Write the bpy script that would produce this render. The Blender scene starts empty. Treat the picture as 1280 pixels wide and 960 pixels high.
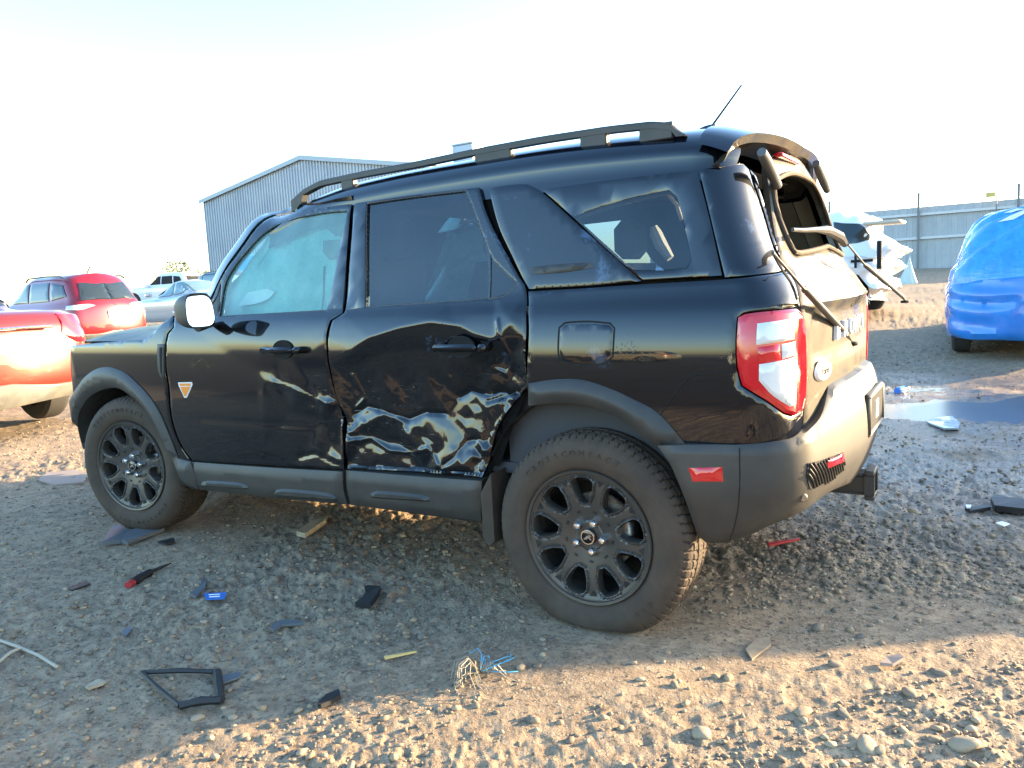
import bpy, math, random
import numpy as np
from mathutils import Vector, Matrix
from mathutils.geometry import delaunay_2d_cdt as cdt
SC = bpy.context.scene
COL = SC.collection
R = math.radians
# ------------------------------------------------------------------ camera
CAM = Vector((3.85419, -2.26434, 1.19435))
cd = bpy.data.cameras.new('camera'); cam = bpy.data.objects.new('camera', cd); COL.objects.link(cam)
_r = Vector((0.848945, 0.526145, -0.0496406)); _u = Vector((-0.0229779, 0.13059, 0.99117)); _b = Vector((0.527982, -0.840308, 0.122953))
cam.matrix_world = Matrix(((_r.x, _u.x, _b.x, CAM.x), (_r.y, _u.y, _b.y, CAM.y), (_r.z, _u.z, _b.z, CAM.z), (0, 0, 0, 1)))
cd.sensor_width = 36; cd.lens = 969.98 / 1280 * 36; cd.clip_start = .05; cd.clip_end = 3000
SC.camera = cam
# ------------------------------------------------------------------ light
SUN_EL, SUN_AZ = R(12.5), R(45)          # azimuth clockwise from +Y
W = bpy.data.worlds.new('World'); SC.world = W; W.use_nodes = True
nt = W.node_tree; bg = nt.nodes['Background']
sky = nt.nodes.new('ShaderNodeTexSky'); sky.sky_type = 'NISHITA'; sky.sun_disc = False
sky.sun_elevation = SUN_EL; sky.sun_rotation = SUN_AZ; sky.air_density = 1.0; sky.dust_density = 1.2; sky.ozone_density = 1.5
hs = nt.nodes.new('ShaderNodeHueSaturation'); hs.inputs['Saturation'].default_value = 1.18
nt.links.new(sky.outputs[0], hs.inputs['Color']); nt.links.new(hs.outputs[0], bg.inputs[0])
bg.inputs[1].default_value = .15
sl = bpy.data.lights.new('sun', 'SUN'); sl.energy = 4.2; sl.angle = R(.5); sl.color = (1, .75, .45)
so = bpy.data.objects.new('sun', sl); COL.objects.link(so)
sd = Vector((math.sin(SUN_AZ) * math.cos(SUN_EL), math.cos(SUN_AZ) * math.cos(SUN_EL), math.sin(SUN_EL)))
so.rotation_euler = sd.to_track_quat('Z', 'Y').to_euler(); so.location = (0, 0, 30)
vs = SC.view_settings; vs.view_transform = 'Standard'; vs.look = 'None'; vs.gamma = 1; vs.exposure = 2.65
SC.render.film_transparent = False

#SHELL-BEGIN
def herm(tab, col=1):
    xs = np.array([t[0] for t in tab], float); ys = np.array([t[col] for t in tab], float)
    d = np.diff(ys) / np.diff(xs); m = np.zeros(len(xs)); m[0], m[-1] = d[0], d[-1]
    for i in range(1, len(xs) - 1):
        if d[i-1] * d[i] > 0:
            w1 = 2 * (xs[i+1] - xs[i]) + xs[i] - xs[i-1]; w2 = xs[i+1] - xs[i] + 2 * (xs[i] - xs[i-1])
            m[i] = (w1 + w2) / (w1 / d[i-1] + w2 / d[i])
    def f(x):
        x = np.clip(np.asarray(x, float), xs[0], xs[-1])
        i = np.clip(np.searchsorted(xs, x, side='right') - 1, 0, len(xs) - 2)
        h = xs[i+1] - xs[i]; t = (x - xs[i]) / h
        return ((1+2*t)*(1-t)**2*ys[i] + t*(1-t)**2*h*m[i] + t*t*(3-2*t)*ys[i+1] + t*t*(t-1)*h*m[i+1])
    return f
def gz(x, y):
    """height of the terrain at x, y"""
    x = np.asarray(x, float); y = np.asarray(y, float)
    k = 1 / (1 + np.exp(np.clip((x + 1.5) / .8, -50, 50)))
    a = .045 * np.maximum(0, y - 1.2) ; b = .052 * np.maximum(0, y - 7.)
    a = np.where(a > 1.2, 1.2 + (a - 1.2) * .3, a); b = np.where(b > 1.1, 1.1 + (b - 1.1) * .3, b)
    return k * a + (1 - k) * b
class Shell:
    """half of a vehicle body: v runs up the side and over the roof, u runs from the nose along the side and round the tail"""
    def __init__(s, name, prof, xr, xf, yc, rear=(.16, .16, .06), front=(.5, .5, .1), dz=None, side=1, loc=(0, 0, 0), rot=0, org=(0, 0), bowr=(.03, 2.3), bowf=(.022, .3)):
        s.name = name; s.Y = herm(prof, 1); s.Z = herm(prof, 2); s.XR = herm(xr); s.XF = herm(xf); s.yc = yc
        s.rear, s.front, s.dz, s.side = rear, front, dz, side; s.loc, s.rot, s.org = loc, rot, org; s.br, s.bf = bowr, bowf
        s.vmax = prof[-1][0]; s.vmin = prof[0][0]; s.ox = s.oy = s.oz = 0
        if dz: s.DZ = herm(dz[0])
    def umax(s): return float(s.XR(.6)) + 1.0
    def umin(s): return float(s.XF(.6)) - 1.0
    def zc_u(s, v): return float(s.XR(v)) + .3
    def end(s, xe, par, yv, sg):
        a, b, bow = par
        b = np.minimum(b, (s.yc - yv) * .8); H = np.maximum(s.yc - yv - b, 1e-3)
        ph = np.arctan(a * H / (2 * bow * b + 1e-9))
        xc = xe - sg * (bow + a * np.sin(ph))
        L = ph * np.sqrt((a * a + b * b) / 2)
        return a, b, bow, ph, xc, L
    def map(s, u, v):
        u = np.asarray(u, float); v = np.asarray(v, float)
        yv = s.Y(v); z = s.Z(v); xr = s.XR(v); xf = s.XF(v)
        a, b, bow, ph, xc, L = s.end(xr, s.rear, yv, 1)
        fa, fb, fbow, fph, fxc, fL = s.end(xf, s.front, yv, -1)
        yb = yv + s.br[0] * np.clip((u - s.br[1]) / (xc - s.br[1]), 0, 1) ** 2 + s.bf[0] * np.clip((s.bf[1] - u) / (s.bf[1] - fxc), 0, 1) ** 2
        x = u.copy() + 0 * v; y = yb + 0 * u
        th = np.clip((u - xc) / L, 0, 1) * ph
        R_ = u > xc
        ye = yb + b * (1 - np.cos(th))
        yf = np.minimum(ye + np.maximum(0, u - xc - L), s.yc)
        t = np.clip((s.yc - yf) / np.maximum(s.yc - yb - b * (1 - np.cos(ph)), 1e-3), 0, 1)
        xa = np.where(u < xc + L, xc + a * np.sin(th), xr - bow * t * t)
        x = np.where(R_, xa, x); y = np.where(R_, yf, y)
        th = np.clip((fxc - u) / fL, 0, 1) * fph
        F_ = u < fxc
        ye = yb + fb * (1 - np.cos(th)); yf = np.minimum(ye + np.maximum(0, fxc - u - fL), s.yc)
        t = np.clip((s.yc - yf) / np.maximum(s.yc - yb - fb * (1 - np.cos(fph)), 1e-3), 0, 1)
        xa = np.where(u > fxc - fL, fxc - fa * np.sin(th), xf + fbow * t * t)
        x = np.where(F_, xa, x); y = np.where(F_, yf, y)
        if s.dz:
            k = np.clip((v - s.dz[1]) / (s.dz[2] - s.dz[1]), 0, 1); k = k * k * (3 - 2 * k)
            z = z + k * s.DZ(x)
        return x, y, z
    def uc(s, v):
        yv = s.Y(v); a, b, bow, ph, xc, L = s.end(s.XR(v), s.rear, yv, 1)
        return xc + L + (s.yc - yv - s.br[0] - b * (1 - np.cos(ph)))
    def ufc(s, v):
        yv = s.Y(v); a, b, bow, ph, xc, L = s.end(s.XF(v), s.front, yv, -1)
        return xc - L - (s.yc - yv - s.bf[0] - b * (1 - np.cos(ph)))
    def nrm(s, u, v):
        e = 2e-3; u = np.asarray(u, float); v = np.asarray(v, float); v = np.minimum(v, s.vmax - .02); u = np.clip(u, s.ufc(v) + .008, s.uc(v) - .008)
        a = np.stack(s.map(u + e, v), -1) - np.stack(s.map(u - e, v), -1)
        v1 = np.minimum(v + e, s.vmax); v0 = np.maximum(v - e, s.vmin)
        b = np.stack(s.map(u, v1), -1) - np.stack(s.map(u, v0), -1)
        n = np.cross(a, b); n /= np.maximum(np.linalg.norm(n, axis=-1, keepdims=True), 1e-9)
        return n
    def local(s, u, v, off=0):
        u = np.asarray(u, float); v = np.asarray(v, float)
        P = np.stack(s.map(u, v), -1)
        P = P + s.nrm(u, v) * np.asarray(off, float)[..., None]
        if s.side < 0: P = P * np.array([1, -1, 1]) + np.array([0, 2 * s.yc, 0])
        return P
    def pt(s, u, v):
        P = s.local(np.array(u), np.array(v), np.array(0.)) - np.array([s.org[0], s.org[1], 0])
        c, q = math.cos(s.rot), math.sin(s.rot)
        return np.array([s.loc[0] + c * P[0] - q * P[1], s.loc[1] + q * P[0] + c * P[1], s.loc[2] + P[2]])
PROF = [(.18,.12,.18),(.30,.085,.30),(.45,.07,.45),(.58,.058,.58),(.72,.051,.72),(.85,.049,.85),(.95,.0505,.95),(1.0,.0540,1.0),(1.05,.062,1.05),(1.10,.076,1.10),(1.14,.098,1.14),(1.18,.112,1.18),
        (1.30,.142,1.30),(1.45,.182,1.45),(1.56,.215,1.56),(1.61,.24,1.607),(1.66,.282,1.645),(1.71,.335,1.668),(1.77,.40,1.684),(1.9,.53,1.70),(2.1,.73,1.712),(2.313,.943,1.717)]
XRT = [(.18,3.32),(.6,3.38),(.75,3.395),(1.0,3.40),(1.1,3.395),(1.16,3.37),(1.24,3.315),(1.54,3.215),(1.65,3.18),(1.72,3.16),(2.313,3.14)]
XFT = [(.18,-.78),(.5,-.84),(.9,-.83),(1.03,-.82),(1.14,-.82),(2.313,-.82)]
DZ = ([(0,-.02),(1.0,-.075),(1.25,-.02),(1.5,.012),(1.9,.028),(2.4,.034),(2.9,.022),(3.3,-.01)], 1.25, 1.56)
org = (1.335, .943)
body = Shell('body', PROF, XRT, XFT, .943, (.14,.16,.06), (.34,.40,.10), DZ, 1, (1.335,.943,0), 0, org)
bodyR = Shell('bodyR', PROF, XRT, XFT, .943, (.14,.16,.06), (.34,.40,.10), DZ, -1, (1.335,.943,0), 0, org)
BPROF = [(.18,.16,.18),(.30,.085,.30),(.40,.045,.40),(.55,.02,.55),(.68,.022,.68),(.74,.035,.74),(.80,.05,.80),(.86,.06,.86)]
BXR = [(.18,3.16),(.30,3.30),(.38,3.39),(.46,3.435),(.58,3.46),(.68,3.455),(.76,3.44),(.82,3.41),(.86,3.33)]
bump = Shell('bump', BPROF, BXR, XFT, .943, (.26,.20,.07), (.5,.4,.1), None, 1, (1.335,.943,0), 0, org, bowr=(.035, 2.9))
bumpR = Shell('bumpR', BPROF, BXR, XFT, .943, (.26,.20,.07), (.5,.4,.1), None, -1, (1.335,.943,0), 0, org, bowr=(.035, 2.9))
#SHELL-END

# ------------------------------------------------------------------ materials
M = {}
def mat(name, base, rough=.5, metal=0, coat=0, spec=.5, emit=None, ior=1.5, noise=None, bump=None, coatr=.03, alpha=None, dirt=None):
    """principled material; noise=(scale, colour2, lo, hi) mixes a second colour, bump=(scale, strength), dirt=(scale, colour, lo, hi, rough)"""
    m = bpy.data.materials.new(name); m.use_nodes = True; n = m.node_tree.nodes; L = m.node_tree.links
    b = n['Principled BSDF']; b.inputs['Base Color'].default_value = (*base, 1); b.inputs['Roughness'].default_value = rough
    b.inputs['Metallic'].default_value = metal; b.inputs['Coat Weight'].default_value = coat; b.inputs['Coat Roughness'].default_value = coatr
    b.inputs['Specular IOR Level'].default_value = spec; b.inputs['IOR'].default_value = ior
    tc = n.new('ShaderNodeTexCoord')
    if noise:
        t = n.new('ShaderNodeTexNoise'); t.inputs['Scale'].default_value = noise[0]; t.inputs['Detail'].default_value = 6; t.inputs['Roughness'].default_value = .65
        L.new(tc.outputs['Object'], t.inputs['Vector'])
        mr = n.new('ShaderNodeMapRange'); mr.inputs[1].default_value = noise[2]; mr.inputs[2].default_value = noise[3]; L.new(t.outputs[0], mr.inputs[0])
        mx = n.new('ShaderNodeMix'); mx.data_type = 'RGBA'; mx.inputs[6].default_value = (*base, 1); mx.inputs[7].default_value = (*noise[1], 1)
        L.new(mr.outputs[0], mx.inputs[0]); L.new(mx.outputs[2], b.inputs['Base Color'])
        if len(noise) > 4:
            m2 = n.new('ShaderNodeMapRange'); m2.inputs[3].default_value = rough; m2.inputs[4].default_value = noise[4]; L.new(mr.outputs[0], m2.inputs[0]); L.new(m2.outputs[0], b.inputs['Roughness'])
            if coat:
                m3 = n.new('ShaderNodeMapRange'); m3.inputs[3].default_value = coat; m3.inputs[4].default_value = 0; L.new(mr.outputs[0], m3.inputs[0]); L.new(m3.outputs[0], b.inputs['Coat Weight'])
    if bump:
        t = n.new('ShaderNodeTexNoise'); t.inputs['Scale'].default_value = bump[0]; t.inputs['Detail'].default_value = 4
        L.new(tc.outputs['Object'], t.inputs['Vector'])
        bp_ = n.new('ShaderNodeBump'); bp_.inputs['Strength'].default_value = bump[1]; bp_.inputs['Distance'].default_value = bump[2] if len(bump) > 2 else .002
        L.new(t.outputs[0], bp_.inputs['Height']); L.new(bp_.outputs[0], b.inputs['Normal'])
    if emit: b.inputs['Emission Color'].default_value = (*emit[0], 1); b.inputs['Emission Strength'].default_value = emit[1]
    M[name] = m; return m
def glassmat(name, tint, rough=.0, refl=1.0, haze=None):
    """thin sheet of glass: tinted see-through plus mirror reflection by fresnel"""
    m = bpy.data.materials.new(name); m.use_nodes = True; n = m.node_tree.nodes; L = m.node_tree.links
    n.remove(n['Principled BSDF']); out = n['Material Output']
    tr = n.new('ShaderNodeBsdfTransparent'); tr.inputs[0].default_value = (*tint, 1)
    gl = n.new('ShaderNodeBsdfGlossy'); gl.inputs['Roughness'].default_value = rough; gl.inputs[0].default_value = (refl, refl, refl, 1)
    fr = n.new('ShaderNodeFresnel'); fr.inputs[0].default_value = 1.55
    base = tr
    if haze:
        df = n.new('ShaderNodeBsdfDiffuse'); df.inputs[0].default_value = (*haze[0], 1)
        tc = n.new('ShaderNodeTexCoord'); t = n.new('ShaderNodeTexNoise'); t.inputs['Scale'].default_value = 5; t.inputs['Detail'].default_value = 5; L.new(tc.outputs['Object'], t.inputs['Vector'])
        mr = n.new('ShaderNodeMapRange'); mr.inputs[1].default_value = .3; mr.inputs[2].default_value = .75; mr.inputs[3].default_value = haze[1]; mr.inputs[4].default_value = haze[2]; L.new(t.outputs[0], mr.inputs[0])
        mh = n.new('ShaderNodeMixShader'); L.new(mr.outputs[0], mh.inputs[0]); L.new(tr.outputs[0], mh.inputs[1]); L.new(df.outputs[0], mh.inputs[2]); base = mh
    mx = n.new('ShaderNodeMixShader'); L.new(fr.outputs[0], mx.inputs[0]); L.new(base.outputs[0], mx.inputs[1]); L.new(gl.outputs[0], mx.inputs[2])
    L.new(mx.outputs[0], out.inputs[0]); M[name] = m; return m
mat('plastic', (.030,.029,.027), .48, bump=(220,.25,.001), noise=(7,(.060,.052,.044),.4,.8))
mat('plastic_dusty', (.030,.028,.026), .5, bump=(220,.25,.001), noise=(5,(.060,.052,.042),.35,.8))
mat('blackgloss', (.004,.004,.005), .06, coat=.6)
mat('rubber', (.040,.027,.018), .8, bump=(90,.3,.001), noise=(7,(.080,.054,.035),.35,.8))
mat('rim_paint', (.040,.035,.030), .36, coat=.25, coatr=.2, noise=(12,(.05,.045,.04),.5,.9))
mat('dark', (.006,.006,.006), .9)
mat('liner', (.010,.009,.008), .85, bump=(30,.6,.01), noise=(8,(.045,.034,.025),.45,.75))
mat('chrome', (.75,.75,.75), .12, metal=1)
mat('steel', (.42,.41,.40), .35, metal=1, noise=(30,(.22,.16,.12),.45,.7))
mat('rust', (.20,.09,.04), .8, noise=(40,(.4,.33,.25),.4,.6))
mat('red_lens', (.55,.006,.012), .12, coat=1)
mat('clear_lens', (.62,.62,.62), .18, coat=1, bump=(60,.35,.003))
mat('amber_lens', (.75,.22,.03), .2, coat=1)
mat('badge_orange', (.80,.26,.03), .35)
mat('badge_white', (.75,.75,.75), .3)
mat('cream', (.48,.42,.33), .8, bump=(300,.2,.001))
mat('cloth_black', (.012,.012,.014), .95, bump=(400,.3,.001))
mat('cloth_grey', (.05,.05,.055), .9, bump=(400,.3,.001))
mat('airbag', (.16,.40,.37), .7, bump=(6,.9,.05), noise=(4,(.30,.58,.53),.4,.7))
mat('mirror', (.85,.86,.88), .03, metal=1)
glassmat('glass_green', (.72,.97,.94), haze=((.36,.66,.60),.10,.42))
glassmat('glass_dark', (.38,.48,.57), haze=((.12,.2,.28),.02,.10))
glassmat('glass_frit', (.0,.0,.0))
glassmat('glass_clear', (.58,.70,.76), haze=((.12,.2,.28),.02,.08))
def paint(name, base, dirt=(.30,.26,.20), lo=.62, hi=.9, flakes=0, metal=0, zdirt=None, droplets=True, coat=1, rough=.25, rear=None, scratch=False, frost=False):
    """car paint under clear coat with dust that gathers low and in patches, water drops as fine relief"""
    m = bpy.data.materials.new(name); m.use_nodes = True; n = m.node_tree.nodes; L = m.node_tree.links
    b = n['Principled BSDF']; b.inputs['Coat Weight'].default_value = coat; b.inputs['Coat Roughness'].default_value = .015; b.inputs['Coat IOR'].default_value = 1.56; b.inputs['Specular IOR Level'].default_value = .12 if max(base) < .05 else .5
    b.inputs['Metallic'].default_value = metal
    tc = n.new('ShaderNodeTexCoord'); sp = n.new('ShaderNodeSeparateXYZ'); L.new(tc.outputs['Object'], sp.inputs[0])
    t = n.new('ShaderNodeTexNoise'); t.inputs['Scale'].default_value = 6; t.inputs['Detail'].default_value = 8; t.inputs['Roughness'].default_value = .7; L.new(tc.outputs['Object'], t.inputs['Vector'])
    add = n.new('ShaderNodeMath'); add.operation = 'ADD'; L.new(t.outputs[0], add.inputs[0])
    if zdirt:
        mz = n.new('ShaderNodeMapRange'); L.new(sp.outputs['Z'], mz.inputs[0]); mz.inputs[1].default_value = zdirt[0]; mz.inputs[2].default_value = zdirt[1]; mz.inputs[3].default_value = zdirt[2]; mz.inputs[4].default_value = 0
        L.new(mz.outputs[0], add.inputs[1])
    else: add.inputs[1].default_value = 0
    last = add
    if rear:
        mx_ = n.new('ShaderNodeMapRange'); L.new(sp.outputs['X'], mx_.inputs[0]); mx_.inputs[1].default_value = rear[0]; mx_.inputs[2].default_value = rear[1]; mx_.inputs[3].default_value = 0; mx_.inputs[4].default_value = rear[2]
        a2 = n.new('ShaderNodeMath'); a2.operation = 'ADD'; L.new(add.outputs[0], a2.inputs[0]); L.new(mx_.outputs[0], a2.inputs[1]); last = a2
    fine = n.new('ShaderNodeTexNoise'); fine.inputs['Scale'].default_value = 130; fine.inputs['Detail'].default_value = 3; L.new(tc.outputs['Object'], fine.inputs['Vector'])
    fm = n.new('ShaderNodeMath'); fm.operation = 'MULTIPLY_ADD'; L.new(fine.outputs[0], fm.inputs[0]); fm.inputs[1].default_value = .35; fm.inputs[2].default_value = -.175
    a3 = n.new('ShaderNodeMath'); a3.operation = 'ADD'; L.new(last.outputs[0], a3.inputs[0]); L.new(fm.outputs[0], a3.inputs[1])
    mr = n.new('ShaderNodeMapRange'); mr.inputs[1].default_value = lo; mr.inputs[2].default_value = hi; L.new(a3.outputs[0], mr.inputs[0])
    mx = n.new('ShaderNodeMix'); mx.data_type = 'RGBA'; mx.inputs[6].default_value = (*base, 1); mx.inputs[7].default_value = (*dirt, 1)
    L.new(mr.outputs[0], mx.inputs[0]); L.new(mx.outputs[2], b.inputs['Base Color'])
    col = mx.outputs[2]
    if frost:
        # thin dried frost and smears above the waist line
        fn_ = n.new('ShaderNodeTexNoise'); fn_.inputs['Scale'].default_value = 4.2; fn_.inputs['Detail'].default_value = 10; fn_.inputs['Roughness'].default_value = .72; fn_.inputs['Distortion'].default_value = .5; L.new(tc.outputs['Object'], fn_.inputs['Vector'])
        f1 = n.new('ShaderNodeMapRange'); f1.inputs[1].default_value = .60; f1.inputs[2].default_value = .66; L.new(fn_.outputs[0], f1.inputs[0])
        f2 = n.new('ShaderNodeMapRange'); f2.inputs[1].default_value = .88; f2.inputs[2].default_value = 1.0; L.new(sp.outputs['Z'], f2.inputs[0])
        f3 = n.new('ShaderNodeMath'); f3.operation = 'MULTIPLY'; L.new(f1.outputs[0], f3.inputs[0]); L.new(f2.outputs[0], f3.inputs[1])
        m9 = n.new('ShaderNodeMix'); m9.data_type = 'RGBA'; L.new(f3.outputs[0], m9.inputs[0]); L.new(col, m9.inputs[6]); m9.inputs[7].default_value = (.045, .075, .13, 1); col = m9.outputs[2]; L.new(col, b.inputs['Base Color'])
    if scratch:
        # scraped streaks and rubbed patches left by the impact
        mp_ = n.new('ShaderNodeMapping'); mp_.inputs['Scale'].default_value = (3.5, 3.5, 42); mp_.inputs['Rotation'].default_value = (0, .10, 0); L.new(tc.outputs['Object'], mp_.inputs[0])
        s1 = n.new('ShaderNodeTexNoise'); s1.inputs['Scale'].default_value = 3.2; s1.inputs['Detail'].default_value = 6; s1.inputs['Roughness'].default_value = .75; L.new(mp_.outputs[0], s1.inputs['Vector'])
        r1 = n.new('ShaderNodeMapRange'); r1.inputs[1].default_value = .63; r1.inputs[2].default_value = .68; L.new(s1.outputs[0], r1.inputs[0])
        s2 = n.new('ShaderNodeTexNoise'); s2.inputs['Scale'].default_value = 3; s2.inputs['Detail'].default_value = 4; L.new(tc.outputs['Object'], s2.inputs['Vector'])
        r2 = n.new('ShaderNodeMapRange'); r2.inputs[1].default_value = .48; r2.inputs[2].default_value = .60; L.new(s2.outputs[0], r2.inputs[0])
        zz = n.new('ShaderNodeMapRange'); zz.inputs[1].default_value = .95; zz.inputs[2].default_value = .80; L.new(sp.outputs['Z'], zz.inputs[0])
        xx = n.new('ShaderNodeMapRange'); xx.inputs[1].default_value = 1.15; xx.inputs[2].default_value = 1.45; L.new(sp.outputs['X'], xx.inputs[0])
        f = r1
        for q in (r2, zz, xx):
            g_ = n.new('ShaderNodeMath'); g_.operation = 'MULTIPLY'; L.new(f.outputs[0], g_.inputs[0]); L.new(q.outputs[0], g_.inputs[1]); f = g_
        mx2 = n.new('ShaderNodeMix'); mx2.data_type = 'RGBA'; L.new(f.outputs[0], mx2.inputs[0]); L.new(col, mx2.inputs[6]); mx2.inputs[7].default_value = (.34, .35, .37, 1); L.new(mx2.outputs[2], b.inputs['Base Color'])
    m2 = n.new('ShaderNodeMapRange'); m2.inputs[3].default_value = rough; m2.inputs[4].default_value = .8; L.new(mr.outputs[0], m2.inputs[0]); L.new(m2.outputs[0], b.inputs['Roughness'])
    m3 = n.new('ShaderNodeMapRange'); m3.inputs[3].default_value = coat; m3.inputs[4].default_value = 0; m3.inputs[2].default_value = .8; L.new(mr.outputs[0], m3.inputs[0]); L.new(m3.outputs[0], b.inputs['Coat Weight'])
    if droplets:
        vo = n.new('ShaderNodeTexVoronoi'); vo.inputs['Scale'].default_value = 95; vo.inputs['Randomness'].default_value = 1; L.new(tc.outputs['Object'], vo.inputs['Vector'])
        md = n.new('ShaderNodeMapRange'); md.inputs[1].default_value = .28; md.inputs[2].default_value = .05; L.new(vo.outputs['Distance'], md.inputs[0])
        # drops only in patches
        t2 = n.new('ShaderNodeTexNoise'); t2.inputs['Scale'].default_value = 4; t2.inputs['Detail'].default_value = 3; L.new(tc.outputs['Object'], t2.inputs['Vector'])
        mp = n.new('ShaderNodeMapRange'); mp.inputs[1].default_value = .56; mp.inputs[2].default_value = .66; L.new(t2.outputs[0], mp.inputs[0])
        mm = n.new('ShaderNodeMath'); mm.operation = 'MULTIPLY'; L.new(md.outputs[0], mm.inputs[0]); L.new(mp.outputs[0], mm.inputs[1])
        bu = n.new('ShaderNodeBump'); bu.inputs['Strength'].default_value = .35; bu.inputs['Distance'].default_value = .0012; L.new(mm.outputs[0], bu.inputs['Height'])
        L.new(bu.outputs[0], b.inputs['Coat Normal'])
    M[name] = m; return m
paint('black_paint', (.0025,.003,.005), lo=.78, hi=1.15, zdirt=(.35,.75,.16), rear=(3.08,3.40,.22), frost=True)
paint('door_paint', (.0025,.003,.005), lo=.80, hi=1.15, zdirt=(.35,.75,.16), scratch=True, frost=True)
paint('tail_paint', (.010,.010,.011), dirt=(.12,.100,.072), lo=.25, hi=.80, zdirt=(.5,1.1,.2), droplets=True, rough=.35)
paint('hood_paint', (.004,.008,.020), lo=.50, hi=.95, dirt=(.055,.06,.085), coat=.22, rough=.5)
paint('roof_black', (.003,.004,.008), lo=.75, hi=1.0)

# ------------------------------------------------------------------ mesh helpers
def ucen(sh, v):
    yv = float(sh.Y(v)); a, b, bow, ph, xc, L = sh.end(float(sh.XR(v)), sh.rear, yv, 1)
    return float(xc + L + (sh.yc - yv - sh.br[0] - b * (1 - math.cos(ph)))) + .004
def mk(name, V, F, m, parent=None, smooth=True, sharp=38, loc=None):
    me = bpy.data.meshes.new(name); me.from_pydata([tuple(map(float, v)) for v in V], [], [tuple(map(int, f)) for f in F]); me.update()
    if m: me.materials.append(M[m] if isinstance(m, str) else m)
    if smooth:
        me.shade_smooth(); me.set_sharp_from_angle(angle=R(sharp))
    o = bpy.data.objects.new(name, me); COL.objects.link(o)
    if parent is not None:
        o.parent = parent
        if loc is None and '_ox' in parent: o.location = (-parent['_ox'], -parent['_oy'], 0)
    if loc is not None: o.location = loc
    return o
def root(name, label, cat, loc, rz=0, group=None, org=None):
    o = bpy.data.objects.new(name, None); COL.objects.link(o); o.location = loc; o.rotation_euler.z = rz; o['label'] = label; o['category'] = cat
    o.empty_display_size = .2
    if group: o['group'] = group
    if org: o['_ox'], o['_oy'] = float(org[0]), float(org[1])
    return o
def tag(o, label=None, cat=None, group=None, kind=None):
    for k, v in (('label', label), ('category', cat), ('group', group), ('kind', kind)):
        if v: o[k] = v
    return o
def join(*parts):
    V = []; F = []
    for v, f in parts:
        k = len(V); V += [tuple(a) for a in v]; F += [tuple(i + k for i in q) for q in f]
    return V, F
def box(x0, x1, y0, y1, z0, z1, b=0):
    if b <= 0:
        V = [(x, y, z) for x in (x0, x1) for y in (y0, y1) for z in (z0, z1)]
        return V, [(0,1,3,2),(4,6,7,5),(0,4,5,1),(2,3,7,6),(0,2,6,4),(1,5,7,3)]
    V = []; c = ((x0+x1)/2, (y0+y1)/2, (z0+z1)/2); h = ((x1-x0)/2, (y1-y0)/2, (z1-z0)/2); b = min(b, *[q*.95 for q in h])
    idx = {}
    for sx in (-1, 1):
        for sy in (-1, 1):
            for sz in (-1, 1):
                for k in range(3):
                    s = (sx, sy, sz); p = [c[i] + s[i] * (h[i] - (0 if i == k else b)) for i in range(3)]
                    idx[(sx, sy, sz, k)] = len(V); V.append(p)
    F = []
    for k in range(3):
        i, j = [q for q in range(3) if q != k]
        for s in (-1, 1):
            q = []
            for a, d in ((-1,-1),(1,-1),(1,1),(-1,1)):
                t = [0,0,0]; t[k] = s; t[i] = a; t[j] = d; q.append(idx[(*t, k)])
            F.append(tuple(q))
    for k in range(3):
        i, j = [q for q in range(3) if q != k]
        for a in (-1, 1):
            for d in (-1, 1):
                q = []
                for s, kk in ((-1, i), (-1, j), (1, j), (1, i)):
                    t = [0,0,0]; t[k] = s; t[i] = a; t[j] = d; q.append(idx[(*t, kk)])
                F.append(tuple(q))
    for sx in (-1, 1):
        for sy in (-1, 1):
            for sz in (-1, 1): F.append(tuple(idx[(sx, sy, sz, k)] for k in range(3)))
    return fixn(V, F, c)
def fixn(V, F, c):
    V = [Vector(v) for v in V]; c = Vector(c); G = []
    for f in F:
        a, b, d = V[f[0]], V[f[1]], V[f[2]]; n = (b - a).cross(d - a); m = sum((V[i] for i in f), Vector()) / len(f)
        G.append(f if n.dot(m - c) >= 0 else tuple(reversed(f)))
    return [tuple(v) for v in V], G
def tube(P, r, n=8, cap=True, rr=None):
    P = [Vector(p) for p in P]; V = []; F = []; up = Vector((0, 0, 1))
    for i, p in enumerate(P):
        d = (P[min(i+1, len(P)-1)] - P[max(i-1, 0)]).normalized()
        a = d.cross(up); a = a.normalized() if a.length > .05 else Vector((1, 0, 0)); b = a.cross(d).normalized()
        q = rr[i] if rr else r
        for k in range(n):
            t = 2 * math.pi * k / n; V.append(tuple(p + a * math.cos(t) * q + b * math.sin(t) * q))
    for i in range(len(P) - 1):
        for k in range(n): F.append((i*n+k, i*n+(k+1) % n, (i+1)*n+(k+1) % n, (i+1)*n+k))
    if cap: F.append(tuple(range(n))[::-1]); F.append(tuple((len(P)-1)*n+k for k in range(n)))
    return V, F
def lathe(prof, c, n=48, axis='y'):
    """prof: (radius, along axis); axis y points along +y"""
    V = []; F = []
    for r, h in prof:
        for k in range(n):
            t = 2 * math.pi * k / n; a, b = r * math.cos(t), r * math.sin(t)
            V.append((c[0] + a, c[1] + h, c[2] + b) if axis == 'y' else ((c[0] + h, c[1] + a, c[2] + b) if axis == 'x' else (c[0] + a, c[1] + b, c[2] + h)))
    for i in range(len(prof) - 1):
        for k in range(n):
            f = (i*n+k, i*n+(k+1) % n, (i+1)*n+(k+1) % n, (i+1)*n+k)
            F.append(f)
    return V, F
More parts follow.
